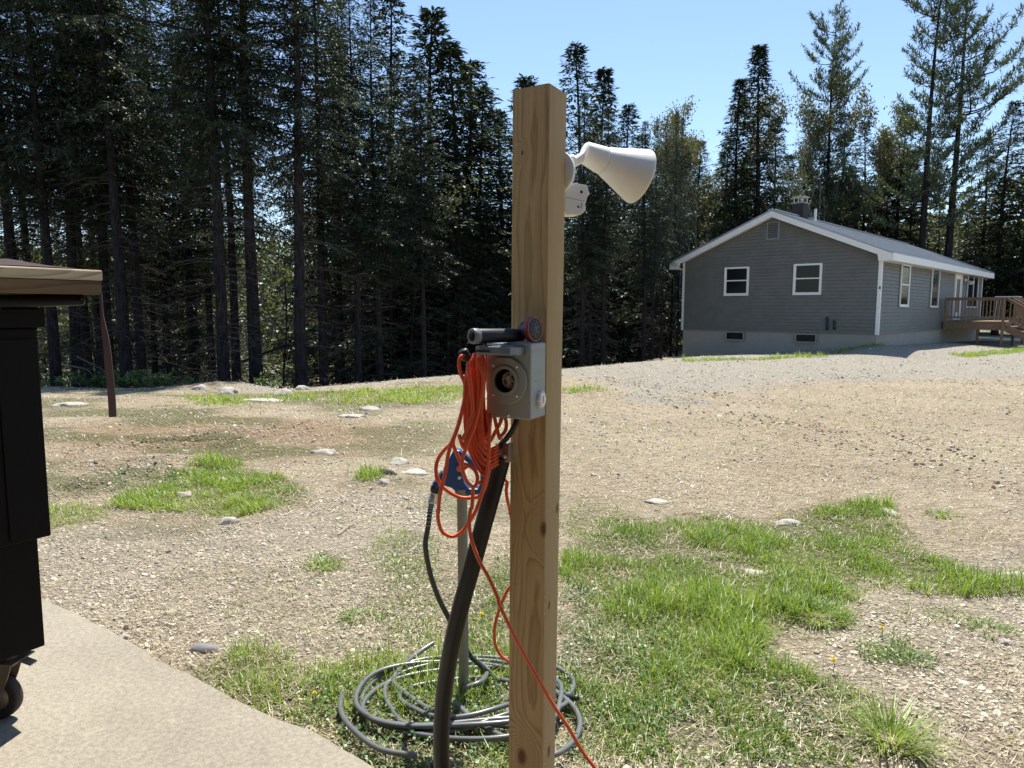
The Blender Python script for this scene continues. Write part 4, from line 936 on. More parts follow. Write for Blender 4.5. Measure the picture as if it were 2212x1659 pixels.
# far wooded hillside and brush inside the wood, each one mass
def mass(name, label, cx, cy, wx, wy, z0, z1, n, leaf, wdt, mat, seed, top_fn=None, clump=.6):
    g = np.random.default_rng(seed); nc = n // 60
    X = cx + (g.random(nc) - .5) * wx; Y = cy + (g.random(nc) - .5) * wy; q = g.random(nc)
    base = terr(X, Y); Z = base + z0 + (z1 - z0) * q * (.5 + .7 * fbm(X * .25, Y * .25, seed, 3))
    i = np.repeat(np.arange(nc), 60); C = np.stack([X[i], Y[i], Z[i]], -1) + g.normal(0, 1, (len(i), 3)) * np.array([clump, clump, clump * .55])
    D = unit(g.normal(0, 1, (len(i), 3)) * np.array([1, 1, .6])); P = unit(np.cross(D, g.normal(0, 1, (len(i), 3)))); m = len(i)
    V = np.stack([C, C + D * leaf * .5 + P * wdt * .5, C + D * leaf, C + D * leaf * .5 - P * wdt * .5], 1).reshape(-1, 3)
    tint = np.clip(fbm(X * .35, Y * .35 + Z, seed + 3, 2)[i] * 1.6 - .4 + g.normal(0, .12, m), 0, 1)
    link_mesh(name, npmesh(name, V, np.arange(m * 4).reshape(-1, 4), [mat], tint), label=label, cat='woodland', kind='stuff')
M['farleaf'] = leafmat('far_woodland', (.045, .058, .03), (.155, .175, .08), .35)
mass('distant_woodland', 'far green hillside of trees seen through the wood', -12, 85, 150, 50, 0, 13.5, 120000, .75, .45, M['farleaf'], 5, clump=1.3)
mass('undergrowth', 'tangled brush and low boughs inside the dark wood', -12, 34, 33, 16, 0, 3.6, 80000, .17, .07, M['under'], 6, clump=.38)
mass('back_undergrowth', 'brush in the wood behind the house', 22, 52, 60, 18, 0, 7, 70000, .3, .14, M['under'], 8, clump=.7)
# leafy weeds on the brow at the left and bare twigs
def weed(px, py, Y, n, hgt, label):
    g = np.random.default_rng(int(px)); r = at(px, py, Y); b = np.array([r[0], r[1], tz(r[0], r[1])]); V = []; mbw = MB()
    VV_ = []; FF_ = []; TT_ = []; k = 0
    for i in range(n):
        o_ = g.normal(0, .16, 2); hh_ = hgt * (.5 + .6 * g.random()); tp = np.array([o_[0] * 1.8, o_[1] * 1.8, hh_]); mbw.tube([(o_[0], o_[1], -.02), tuple(tp)], [.006, .003], 3)
        m = 16; t_ = .25 + .75 * g.random(m); C = np.outer(1 - t_, [o_[0], o_[1], 0]) + np.outer(t_, tp); D = unit(g.normal(0, 1, (m, 3)) * np.array([1, 1, .4]) + np.array([0, 0, .25])); P = unit(np.cross(D, [0, 0, 1.]))
        L = (.06 + .06 * g.random(m))[:, None]; VV_.append(np.stack([C, C + D * L * .5 + P * L * .22, C + D * L, C + D * L * .5 - P * L * .22], 1).reshape(-1, 3)); FF_.append(np.arange(m * 4).reshape(-1, 4) + k); k += m * 4; TT_.append(np.clip(g.normal(.5, .3, m), 0, 1))
    root = thing('weed_plant', b, label, 'weed', 'leafy weeds on the left brow')
    link_mesh('foliage', npmesh('foliage', np.concatenate(VV_), np.concatenate(FF_), [M['clover']], np.concatenate(TT_)), root); obj('stems', mbw, M['twig'], root, local=True)
weed(240, 820, 13.3, 26, .34, 'leafy weed clump on the brow just right of the strap'); weed(290, 820, 13.4, 30, .38, 'bushy weed clump in the middle of the weeds on the brow'); weed(335, 822, 13.6, 22, .3, 'rightmost weed clump on the left brow'); weed(205, 824, 13.2, 14, .26, 'sparse weed clump left of the strap'); weed(385, 812, 14, 10, .4, 'thin weed stems beyond the brown mound'); weed(130, 828, 13.2, 10, .2, 'low sparse weeds beside the black chest on the brow')
weed(555, 818, 13.4, 8, .22, 'small weed on the brow below the slim straight trunk')
for j, (P, r, lb) in enumerate((([(150, 790, .7), (190, 800, .25), (205, 822, .02)], .018, 'bent dry branch leaning left of the weeds'), ([(165, 770, .55), (215, 795, .5), (240, 812, .1)], .014, 'arched pale branch above the left brow'), ([(500, 790, .9), (620, 745, 2), (760, 700, 2.6), (850, 660, 3.2)], .05, 'long fallen trunk leaning across behind the dark trunks'))):
    q = []
    for px, py, z in P:
        Yb = 13.8 if j < 2 else 23; p = at(px, py, Yb); q.append(tuple(p))
    mb = MB(); q = spline(q, 4); mb.tube(q, [r * (1 - .5 * i / len(q)) for i in range(len(q))], 6); obj('fallen_branch', mb, M['twig'] if j < 2 else M['bark'], label=lb, cat='branch')
# ------------------------------------------------------------------ post
ct = at(1166.5, 206, 1.585); cb_ = at(1149, 1659, 1.612); zb0 = -.25
pc = lambda z: ct + (cb_ - ct) * ((z - ct[2]) / (cb_[2] - ct[2]))
base_p = pc(zb0); S = .0445; PY = R(27.1)
def pax(z):
    """face axes of the slightly twisted post: t along the left face, n its outward normal"""
    a = PY + R(2.6) * ((z - 1.2) / .7); return np.array([math.cos(a), -math.sin(a), 0]), np.array([-math.sin(a), -math.cos(a), 0])
post = bpy.data.objects.new('p', None)
mb = MB(); vs = []; fs = []; nz = 60; prof = []
rc = .0045
for (sx, sy, a0) in ((1, 1, 0), (-1, 1, 90), (-1, -1, 180), (1, -1, 270)):
    for k in range(4):
        a = R(a0 + k * 30); prof.append((sx * (S - rc) + rc * math.cos(a), sy * (S - rc) + rc * math.sin(a)))
m = len(prof); zt = ct[2]
for i in range(nz + 1):
    z = zb0 + (zt - zb0) * i / nz; c = np.array([0, 0, 0]); tz_, nz_ = (lambda a: (np.array([math.cos(a), math.sin(a), 0]), np.array([-math.sin(a), math.cos(a), 0])))(-R(2.6) * ((z - 1.2) / .7))
    for j, (x, y) in enumerate(prof):
        w_ = 1 + .008 * (fbm(np.array([z * 6 + j * .3]), np.array([j * .4]), 3)[0] - .5) * 2
        zz = z
        if i == nz: zz = z + .006 - .006 * (y < 0) * 0 + x * .02 - y * .02
        p = tz_ * x * w_ + nz_ * y * w_; vs.append((p[0], p[1], zz - zb0))
for i in range(nz):
    for j in range(m): fs.append((i * m + j, i * m + (j + 1) % m, (i + 1) * m + (j + 1) % m, (i + 1) * m + j))
mb.add(vs, fs, 0, True); mb.add([(*v[:2], v[2] + .0008) for v in vs[-m:]], [tuple(range(m))])
# in the post's own frame: local -y is the wide left face, +x the narrow right face
kz = lambda px, py: at(px, py, 1.56)[2] - zb0
knots = [(S * .98, -S, kz(1180, 1137), .013), (-S, -S * .8, kz(1103, 1110), .010), (-.006, -S, kz(1141, 1642), .016), (S, -.012, kz(1187, 1312), .008), (S, S * .6, kz(1197, 1110), .009), (-.02, -S, kz(1128, 330), .004), (S, .0, kz(1200, 1640), .012)]
M['post'] = woodmat('pressure_treated_pine', knots, (.55, .395, .205), (.51, .36, .18), (.36, .235, .115), (.012, .070), 235)
o = obj('wooden_post', mb, M['post'], loc=(0, 0, 0), local=True, label='square pale timber post standing in front, carrying the grey box and white floodlight', cat='post')
o.location = Vector(base_p); dirv = Vector(ct - base_p).normalized()
o.rotation_mode = 'QUATERNION'; o.rotation_quaternion = Vector((0, 0, 1)).rotation_difference(dirv) @ Matrix.Rotation(-PY, 3, 'Z').to_quaternion()
for p_ in o.data.polygons: p_.use_smooth = True
o.modifiers.new('edges', 'EDGE_SPLIT').split_angle = R(50)

# ------------------------------------------------------------------ power inlet box on the left face
zt_b = at(1146, 742, 1.4755)[2]; zb_b = at(1146, 907, 1.4755)[2]; zm = (zt_b + zb_b) / 2; hb_ = zt_b - zb_b
t_, n_ = pax(zm); c0 = pc(zm)
brc = c0 + n_ * (S + .001) + t_ * (S - .001)                   # back right corner of the box
Wb, Db = .107, .076
def frame(origin, xa, ya, za): return Matrix((Vector((xa[0], ya[0], za[0], origin[0])), Vector((xa[1], ya[1], za[1], origin[1])), Vector((xa[2], ya[2], za[2], origin[2])), Vector((0, 0, 0, 1))))
zax = np.array([0, 0, 1.])
BF = frame(np.array([brc[0], brc[1], zb_b]) - t_ * Wb, t_, n_, zax)      # x right 0..Wb, y outwards 0..Db, z up 0..hb_
bx = thing('power_inlet_box', (brc[0], brc[1], zb_b), 'grey outdoor power inlet box with open flip cover, screwed to the timber post', 'electrical box')
mb = MB(BF); icx, icz = .049, hb_ * .505                     # box with a round opening in its front
angs = sorted([2 * math.pi * k / 44 + .01 for k in range(44)] + [math.atan2(zz_ - icz, xx_ - icx) % (2 * math.pi) for xx_ in (0, Wb) for zz_ in (0, hb_)])
vs = []; fs = []; n = len(angs)
for a in angs:
    ca, sa = math.cos(a), math.sin(a); L = min([q for q in ((Wb - icx) / ca if ca > 1e-6 else 9, -icx / ca if ca < -1e-6 else 9, (hb_ - icz) / sa if sa > 1e-6 else 9, -icz / sa if sa < -1e-6 else 9)])
    vs += [(icx + .0256 * ca, Db, icz + .0256 * sa), (icx + L * ca, Db, icz + L * sa), (icx + L * ca, 0, icz + L * sa)]
for k in range(n): j = (k + 1) % n; fs += [(3 * k, 3 * j, 3 * j + 1, 3 * k + 1), (3 * k + 1, 3 * j + 1, 3 * j + 2, 3 * k + 2)]
fs.append(tuple(3 * k + 2 for k in range(n))); mb.add(vs, fs); obj('housing', mb, M['greybox'], bx, bevel=.0035)
mb = MB(BF); mb.b2((Wb - .0005, .008, hb_ * .885), (Wb + .0012, Db - .006, hb_ * .90)); mb.b2((Wb - .0005, .012, hb_ * .60), (Wb + .0006, Db - .02, hb_ * .61)); mb.b2((Wb - .0005, .012, hb_ * .49), (Wb + .0006, Db - .02, hb_ * .50)); mb.b2((Wb - .0005, .012, hb_ * .30), (Wb + .0005, Db - .03, hb_ * .31)); obj('side_ribs', mb, M['greybox'], bx)
# faceted cover plate: ring of vertices with the inlet hole in the middle
ic = Vector((.049, 0, hb_ * .505)); hr = .0245
def ringplate(mb, outer, hole_r, y0, y1, n=48, inner_y=None):
    vs = []; fs = []
    for k in range(n):
        a = 2 * math.pi * k / n; dx, dz = math.cos(a), math.sin(a); ro = outer(a)
        for (r_, y) in ((ro, y0), (ro - .002, y1), (hole_r, y1), (hole_r, y0 if inner_y is None else inner_y)): vs.append((ic.x + dx * r_, y, ic.z + dz * r_))
    for k in range(n):
        j = (k + 1) % n
        for q in range(3): fs.append((k * 4 + q, k * 4 + q + 1, j * 4 + q + 1, j * 4 + q))
    mb.add(vs, fs)
def oct_(a):
    d = .0505; b = []
    for k in range(8):
        lim = d if k % 2 == 0 else d * 1.03
        cc_ = math.cos(a - k * math.pi / 4)
        if cc_ > .2: b.append(lim / cc_)
    return min(min(b), .0515 if -1.2 < a - (2 * math.pi if a > 3.2 else 0) < 1.2 else 1, (ic.x - .001) / abs(math.cos(a)) if math.cos(a) < -.1 else 1)
mb = MB(BF); ringplate(mb, oct_, .033, Db, Db + .006); cvp = obj('cover_plate', mb, M['greybox'], bx)
mb = MB(BF); ringplate(mb, lambda a: .034, .0255, Db + .001, Db + .0095); mb.lathe((ic.x, Db + .0092, ic.z), (0, -1, 0), [(0, .0256), (.05, .0245)], 40); mb.M = BF
obj('inlet_rim', mb, M['greybox'], bx)
mb = MB(BF); mb.lathe((ic.x, Db + .004, ic.z), (0, -1, 0), [(0, .0252), (.055, .024), (.055, .0001)], 36); inl = obj('inlet_socket', mb, M['blackplastic'], bx)
mb = MB(BF); mb.lathe((ic.x + .003, Db - .022, ic.z), (0, 1, 0), [(0, .0195), (.010, .0195), (.013, .018), (.013, .0001)], 28); obj('inlet_face', mb, M['brass'], inl)
mb = MB(BF)
for k in range(4):
    a = k * math.pi / 2 + .5; px_, pz_ = ic.x + .003 + .0105 * math.cos(a), ic.z + .0105 * math.sin(a)
    mb.box((px_, Db - .0055, pz_), (.011, .012, .004), 0, Matrix.Rotation(-a + math.pi / 2, 3, 'Y'))
    if k == 0: mb.box((px_ - .003, Db - .006, pz_ - .002), (.004, .012, .007), 0)
obj('blade', mb, M['castermetal'], inl)
for (dx, dz) in ((-.0285, .031), (.0285, .031), (-.0285, -.031), (.0285, -.031)):
    mb = MB(BF); mb.lathe((ic.x + dx, Db + .0055, ic.z + dz), (0, 1, 0), [(0, .0034), (.0015, .0032), (.0026, .002), (.0027, .0001)], 12); obj('screw', mb, M['screw'], bx)
mb = MB(BF); mb.lathe((.054, Db - .0005, .008), (0, 1, 0), [(0, .0042), (.002, .004), (.003, .0022), (.003, .0001)], 12); obj('screw', mb, M['screw'], bx)
# open flip cover standing out from the top of the plate
mb = MB(BF @ Matrix.Translation((ic.x, Db + .002, hb_ - .0165)) @ Matrix.Rotation(R(3), 4, 'X'))
mb.prism([(-.042, -.002), (.044, -.002), (.046, .03), (.040, .058), (.024, .070), (-.024, .072), (-.038, .064), (-.044, .045)], -.0085, .009)
fc = obj('flip_cover', mb, M['greyflap'], bx, bevel=.003)
mb = MB(BF @ Matrix.Translation((ic.x, Db + .002, hb_ - .0165)) @ Matrix.Rotation(R(3), 4, 'X')); mb.prism([(-.03, .012), (.03, .012), (.028, .048), (.014, .06), (-.018, .06), (-.032, .04)], .009, .0115); obj('raised_panel', mb, M['greyflap'], fc, bevel=.001)
mb = MB(BF @ Matrix.Translation((ic.x, Db + .002, hb_ - .0165)) @ Matrix.Rotation(R(3), 4, 'X')); mb.b2((-.034, .0655, -.003), (.0, .0735, .0005)); obj('finger_slot', mb, M['blackplastic'], fc)
mb = MB(BF); mb.tube([(ic.x - .036, Db + .003, hb_ - .012), (ic.x + .036, Db + .003, hb_ - .012)], .005, 10); obj('hinge', mb, M['greyflap'], bx)
kp = Vector((Wb, .030, hb_ * .245)); mb = MB(BF); ns_ = 40; vs = []
for (x_, rr_) in ((.0, .0165), (.006, .0165), (.0085, .014), (.0087, .0001)):
    for k in range(ns_): a = 2 * math.pi * k / ns_; r_ = rr_ * (1 + .06 * math.cos(8 * a)); vs.append((kp.x + x_, kp.y + r_ * math.cos(a), kp.z + r_ * 1.12 * math.sin(a)))
mb.add(vs, [(i * ns_ + k, i * ns_ + (k + 1) % ns_, (i + 1) * ns_ + (k + 1) % ns_, (i + 1) * ns_ + k) for i in range(3) for k in range(ns_)], 0, False)
mb.b2((kp.x + .0085, kp.y - .0015, kp.z - .008), (kp.x + .0105, kp.y + .0015, kp.z + .008)); obj('hole_plug', mb, M['whiteplast'], bx)

# ------------------------------------------------------------------ watering nozzle lying on the box
zn = zt_b + .0135
a = at(1019, 733, 1.435); b = at(1122, 735, 1.515); a[2] = zn + .003; b[2] = zn + .002; a, b = Vector(a), Vector(b)
nz_t = thing('hose_nozzle', tuple((a + b) / 2), 'black watering nozzle with a red ringed head lying on top of the grey box', 'hose nozzle')
hd = (b - a).normalized(); Lh = (b - a).length
mb = MB(); mb.lathe(a + hd * .012, hd, [(0, .0148), (.004, .0155), (.05, .0150), (Lh - .03, .0145), (Lh - .014, .0135), (Lh - .005, .0125)], 28); obj('grip', mb, M['blackplastic'], nz_t)
mb = MB(); mb.lathe(a, hd, [(.016, .0150), (.014, .0162), (.002, .0162), (0, .0155), (0, .0118), (.001, .0112), (.012, .0108), (.03, .010)], 28); obj('collar', mb, simple('grey_nozzle_collar', (.17, .18, .18), .35), nz_t)
mb = MB(); mb.lathe(a + hd * .013, hd, [(0, .0001), (0, .0109)], 20); obj('inlet_washer', mb, M['blackplastic'], nz_t)
hn = Vector((.80, -.60, .07)).normalized(); hc = Vector(at(1155, 711, 1.50)); hc[2] += .0
mb = MB(); k_ = b - hd * .008
el = [k_, k_ + hd * .010 + hn * .002 + Vector((0, 0, .003)), hc - hn * .03 + Vector((0, 0, -.004)), hc - hn * .020]
mb.tube(spline(el, 5), [.0130] * 4 + [.0135] * 5 + [.016] * 4 + [.019] * 3, 20); mb.lathe(hc - hn * .022, hn, [(-.004, .0165), (.004, .0215), (.012, .0245), (.016, .0250)], 32); obj('head', mb, simple('dark_grey_nozzle', (.055, .06, .065), .4), nz_t)
mb = MB(); mb.lathe(hc - hn * .012, hn, [(0, .0235), (.0005, .0270), (.011, .0272), (.0135, .0262), (.0135, .0235), (.0105, .0232)], 40); obj('ring', mb, M['redring'], nz_t)
mb = MB(); mb.lathe(hc - hn * .010, hn, [(0, .0245), (.0095, .0238), (.0108, .0225), (.0108, .0001)], 40); fcp = obj('spray_face', mb, M['blackplastic'], nz_t)
hx = hn.orthogonal().normalized(); hy = hn.cross(hx); mb = MB()
for k in range(8):
    a_ = k * math.pi / 4; c_ = hc + hn * .0008 + (hx * math.cos(a_) + hy * math.sin(a_)) * .0155; mb.lathe(c_, hn, [(0, .0038), (.0007, .0036), (.0007, .0024), (0, .0022)], 10)
mb.lathe(hc + hn * .0008, hn, [(0, .005), (.001, .0045), (.001, .0026), (0, .002)], 14); obj('spray_holes', mb, simple('grey_nozzle_ports', (.09, .095, .1), .5), fcp)

# ------------------------------------------------------------------ floodlight with motion sensor on the far face
zl = at(1236, 375, 1.64)[2]; tl_, nl_ = pax(zl); cl_ = pc(zl); fb = cl_ - nl_ * (S + .001); ax = Vector(-nl_)
fl = thing('floodlight', tuple(fb), 'white single floodlight with bell shaped shade and motion sensor on the back of the post', 'floodlight')
ctr = Vector(fb) + Vector(tl_) * .010
mb = MB(); mb.lathe(ctr, ax, [(0, .0001), (0, .051), (.006, .052), (.016, .050), (.026, .043), (.033, .032), (.036, .018), (.036, .0001)], 40); obj('canopy', mb, M['whiteplast'], fl)
p0 = ctr + ax * .032 + Vector((0, 0, .012)); neck = Vector(at(1261, 329, 1.70)); mouth = Vector(at(1382, 382, 1.757))
axis = (mouth - neck).normalized(); Lm = (mouth - neck).length
mb = MB(); mb.tube([p0, p0 + ax * .008, neck - axis * .002 + Vector((0, 0, -.012)), neck + axis * .01], [.011, .011, .012, .014], 14)
sphere_c = (p0 + neck) / 2; mb.lathe(sphere_c - ax * .013, ax, [(0, .0001), (.003, .009), (.008, .0125), (.013, .0135), (.018, .0125), (.023, .009), (.026, .0001)], 18); obj('swivel_arm', mb, M['whiteplast'], fl)
mb = MB(); mb.lathe(neck, axis, [(.0, .0001), (0, .0235), (.003, .0255), (.050, .0325), (.053, .0327), (.0535, .0315), (.056, .0315), (.058, .0335), (Lm - .010, .0650), (Lm - .004, .0668), (Lm, .0660), (Lm, .0635), (Lm - .008, .0620), (.062, .028), (.06, .0001)], 48); sh_ = obj('lamp_shade', mb, M['whiteplast'], fl)
mb = MB(); mb.lathe(neck, axis, [(.06, .013), (.075, .022), (.095, .034), (.105, .038), (.110, .036), (.112, .02), (.113, .0001)], 32); obj('bulb', mb, simple('frosted_bulb', (.6, .6, .58), .3), fl)
sc_ = Vector(at(1238, 432, 1.675)); SX = Vector((.93, .36, 0)).normalized(); SY = Vector((-SX.y, SX.x, 0))
SM = frame(sc_, SX, SY, (0, 0, 1)) @ Matrix.Rotation(R(8), 4, 'Y')
mb = MB(SM); mb.prism([(0, 0)], 0, 0) if False else None
P2 = [(-.030, -.030), (-.032, .018), (-.012, .034), (.020, .036), (.031, .016), (.026, .012), (.023, -.010), (.026, -.016), (.024, -.024), (.016, -.034), (-.02, -.041)]
v1 = [(x, -.022, z) for x, z in P2]; v2 = [(x, .022, z) for x, z in P2]; n = len(P2)
mb.add(v1 + v2, [tuple(range(n)), tuple(range(2 * n - 1, n - 1, -1))] + [((i + 1) % n, i, n + i, n + (i + 1) % n) for i in range(n)]); sn = obj('motion_sensor', mb, M['whiteplast'], fl, bevel=.0025)
mb = MB(SM)
for (x, z, r_) in ((.008, .017, .0035), (.005, -.018, .0028)): mb.lathe((x, -.0222, z), (0, -1, 0), [(0, r_), (.0004, r_), (.0004, .0001)], 14)
obj('adjuster_hole', mb, M['blackplastic'], sn)
mb = MB(SM); mb.b2((-.028, -.0226, -.003), (.018, -.0219, -.0018)); mb.b2((.011, -.0224, -.020), (.0145, -.0219, -.008)); obj('sensor_marking', mb, simple('grey_marking', (.4, .4, .4), .6), sn)
mb = MB(); mb.tube([ctr + ax * .034 + Vector((0, 0, -.02)), ctr + ax * .04 + Vector((0, 0, -.04)), sc_ + Vector((0, 0, .03))], .009, 10); obj('sensor_stem', mb, M['whiteplast'], fl)

# ------------------------------------------------------------------ conduit, clamp and cable
def A1(x, y, Y, dx=0): return tuple(at(864 + x * .2604, 612 + y * .2604, Y))      # readings taken on an enlarged view
def A4(x, y, Y): return tuple(at(864 + x * .1302, 900 + y * .1302, Y))
def A3(x, y, Y): return tuple(at(864 + x * .217, 936 + y * .217, Y))
def A5(x, y, Y): return tuple(at(684 + x * .293, 1260 + y * .293, Y))
pts = [at(1085, 985, 1.555), at(1073, 1030, 1.56), at(1057, 1088, 1.56), at(1040, 1150, 1.565), at(1018, 1230, 1.57), at(997, 1305, 1.585), at(979, 1380, 1.60), at(966, 1450, 1.62), at(957, 1520, 1.635), at(953, 1600, 1.645), at(956, 1680, 1.65), at(962, 1760, 1.65), at(965, 1900, 1.65)]
pts = spline(pts, 5); mb = MB(); mb.tube(pts, [.0205] * len(pts), 24, 0, False)
cd = obj('conduit_pipe', mb, M['poly'], loc=tuple(pts[-1]), label='thick black plastic conduit curving down from the box beside the post', cat='pipe')
mb = MB(); mb.tube([np.array(pts[0]), np.array(pts[0]) - (np.array(pts[1]) - pts[0]) * -.6], [.0185, .0185], 20); obj('bore', mb, M['darkvent'], cd)
mb = MB(); q = spline([A1(975, 1105, 1.50), A1(960, 1160, 1.50), A1(925, 1230, 1.505), A1(880, 1290, 1.52), A1(840, 1335, 1.54), A1(822, 1400, 1.555), A1(826, 1470, 1.56)], 6); mb.tube(q, .0062, 12)
obj('power_cable', mb, M['blackplastic'], label='black cable dropping from the bottom of the grey box into the conduit', cat='cable')
mb = MB(); c_ = Vector(A1(872, 1395, 1.548)); t2, n2 = pax(c_[2]); MM = frame(c_, t2, n2, zax)
mb = MB(MM); mb.prism([(-.012, -.012), (.016, -.012), (.016, .012), (-.012, .008)], -.022, .020); cp = obj('pipe_clamp', mb, simple('dull_zinc_clamp', (.33, .27, .20), .5, .6, .3), bevel=.002, label='small zinc clamp holding the black conduit to the post edge', cat='clamp')
mb = MB(MM); mb.lathe((.006, .0125, -.008), (0, 1, 0), [(0, .005), (.003, .005), (.004, .0001)], 6); obj('bolt', mb, M['silver'], cp)

# ------------------------------------------------------------------ orange extension cord
g = random.Random(3); mb = MB(); RC = .0041
def cord(P, r=RC, k=7): mb.tube(spline([np.array(p) for p in P], k), r, 8)
# folded bundle: long U-turns hanging behind the flip cover
for k in range(15):
    k *= .66; kk = k
    xt = 588 + k * 13; Yk = 1.475 + (int(k * 2.2) % 3) * .012 + g.uniform(-.003, .003)
    lowx = 690 + 3 * k + g.uniform(-4, 4); lowy = 1588 - 38 * k + g.uniform(-8, 8)
    P = [A1(620 + k * 7, 585, Yk + .01), A1(xt, 680, Yk), A1(556 + k * 15, 850, Yk), A1(541 + k * 15.5, 1050, Yk), A1(545 + k * 16, 1210, Yk), A1(567 + k * 15, 1350 - k * 6, Yk + .002), A1(615 + k * 11, 1470 - k * 24, Yk + .004), A1(lowx, lowy, Yk + .008),
         A1(722 + k, lowy - 50, Yk + .02), A1(716 - k * 1.2, lowy - 190, Yk + .024), A1(700 - k * 3, 1150 - k * 6, Yk + .026), A1(688 - k * 3, 900, Yk + .028), A1(672 - k * 2, 700, Yk + .026), A1(650, 590, Yk + .02)]
    cord(P)
cord([A1(560, 590, 1.49), A1(515, 600, 1.475), A1(490, 650, 1.47), A1(500, 740, 1.47), A1(530, 810, 1.47), A1(548, 900, 1.465), A1(525, 1010, 1.462), A1(495, 1130, 1.462), A1(460, 1240, 1.46), A1(420, 1330, 1.46), A1(375, 1375, 1.465), A1(320, 1450, 1.47), A1(298, 1540, 1.47), A1(312, 1640, 1.47), A4(600, 960, 1.47), A4(650, 1080, 1.47), A4(700, 1160, 1.475),
      A4(850, 1275, 1.48), A4(1000, 1340, 1.485), A4(1150, 1350, 1.485), A4(1310, 1320, 1.48), A4(1400, 1200, 1.475), A4(1450, 1020, 1.47), A4(1500, 800, 1.48)])
cord([A1(575, 640, 1.485), A1(545, 800, 1.46), A1(535, 960, 1.455), A1(500, 1120, 1.452), A1(470, 1220, 1.45), A1(430, 1320, 1.45), A1(400, 1420, 1.45), A1(385, 1520, 1.45), A4(740, 980, 1.45), A4(690, 1180, 1.45), A4(655, 1350, 1.45), A4(635, 1600, 1.452), A3(376, 760, 1.455), A3(384, 880, 1.455), A3(425, 985, 1.46),
      A3(520, 1028, 1.465), A3(610, 985, 1.465), A3(690, 885, 1.465), A3(755, 770, 1.465), A3(800, 650, 1.465), A3(842, 500, 1.462), A3(872, 340, 1.46), A3(885, 150, 1.462), A4(1480, 400, 1.465), A4(1490, 150, 1.47), A4(1510, -40, 1.49)])
cord([A1(640, 620, 1.46), A1(690, 800, 1.452), A1(660, 1000, 1.45), A1(620, 1180, 1.445), A1(575, 1290, 1.443), A1(530, 1420, 1.443), A4(1035, 700, 1.443), A4(1040, 880, 1.443), A4(1080, 1020, 1.445), A4(1150, 1125, 1.447), A4(1225, 1165, 1.45), A4(1275, 1100, 1.452), A4(1285, 990, 1.455), A4(1240, 890, 1.458), A4(1150, 815, 1.46), A4(1060, 790, 1.465)])
cord([A4(930, 250, 1.46), A4(880, 420, 1.462), A4(920, 560, 1.464), A4(980, 700, 1.466), A4(1040, 850, 1.468), A4(1150, 820, 1.47), A4(1250, 900, 1.47), A4(1280, 990, 1.466)])
cord([A1(565, 700, 1.45), A1(590, 900, 1.447), A1(600, 1100, 1.445), A1(520, 1290, 1.443), A4(980, 300, 1.444), A4(1060, 520, 1.444), A4(1100, 300, 1.444), A4(1150, 60, 1.446), A1(640, 1050, 1.45), A1(655, 800, 1.455), A1(640, 640, 1.46)])
cord([A4(1215, 1150, 1.45), A4(1205, 1350, 1.45), A4(1190, 1520, 1.45), A3(702, 760, 1.45), A3(690, 880, 1.447), A3(702, 1010, 1.445), A3(740, 1145, 1.44), A3(800, 1290, 1.435), A3(880, 1430, 1.43), A3(975, 1640, 1.42), A5(1350, 165, 1.415), A5(1450, 370, 1.41), A5(1550, 558, 1.41), A5(1650, 735, 1.41), A5(1750, 905, 1.42), A5(1855, 1062, 1.43), A5(1960, 1240, 1.44), A5(2060, 1375, 1.44), A5(2150, 1520, 1.45)])
cord([A4(1275, 1110, 1.47), A4(1340, 1085, 1.47), A4(1440, 1040, 1.475), A4(1470, 900, 1.48)])
for P in ([(1560, -30), (1600, 160), (1640, 320), (1665, 380)], [(1700, -20), (1660, 110), (1590, 240), (1520, 370), (1490, 420)], [(1735, -30), (1765, 120), (1745, 240), (1680, 320), (1650, 360)], [(1500, -30), (1460, 120), (1430, 240), (1420, 400)]):
    cord([A4(x, y, 1.515) for x, y in P], k=5)
for k in range(6):                                            # turns wound round the conduit top
    y = 495 + k * 62; cord([A4(1470, y + 20, 1.535), A4(1530, y + 38 - k, 1.518), A4(1600 - k * 6, y + 5, 1.522), A4(1630, y - 25, 1.54)], RC * .95, 5)
cord([A4(1640, 900, 1.61), A4(1700, 1000, 1.62), A4(1775, 1090, 1.62), A4(1762, 1230, 1.62), A4(1785, 1400, 1.63), A4(1830, 1600, 1.66), A5(1500, -100, 1.68), A5(1405, 55, 1.69), A5(1345, 200, 1.69), A5(1312, 330, 1.69), A5(1315, 440, 1.69), A5(1350, 520, 1.69), A5(1405, 568, 1.69), A5(1480, 600, 1.70), A5(1550, 750, 1.72)])
ec = obj('extension_cord', mb, M['orange'], loc=A1(640, 620, 1.48), label='long orange extension cord hung in folded loops beside the grey box', cat='cord')
mb = MB(); a = Vector(A1(562, 585, 1.49)); mb.lathe(a + Vector((0, 0, -.014)), (-.45, -.2, .9), [(0, .0055), (.004, .0105), (.022, .0115), (.026, .009), (.026, .0001)], 18); obj('plug', mb, M['blackplastic'], ec)
mb = MB(); c_ = Vector(A1(567, 645, 1.492)); mb.box(c_, (.0085, .0008, .032), 0, Matrix.Rotation(R(4), 3, 'Y')); obj('warning_tag', mb, M['whiteplast'], ec)
mb = MB(BF); mb.tube([(.002, .02, hb_ * .86), (-.012, .02, hb_ * .86), (-.022, .022, hb_ * .87), (-.024, .022, hb_ * .93)], .003, 8); obj('cord_hook', mb, M['silver'], bx)

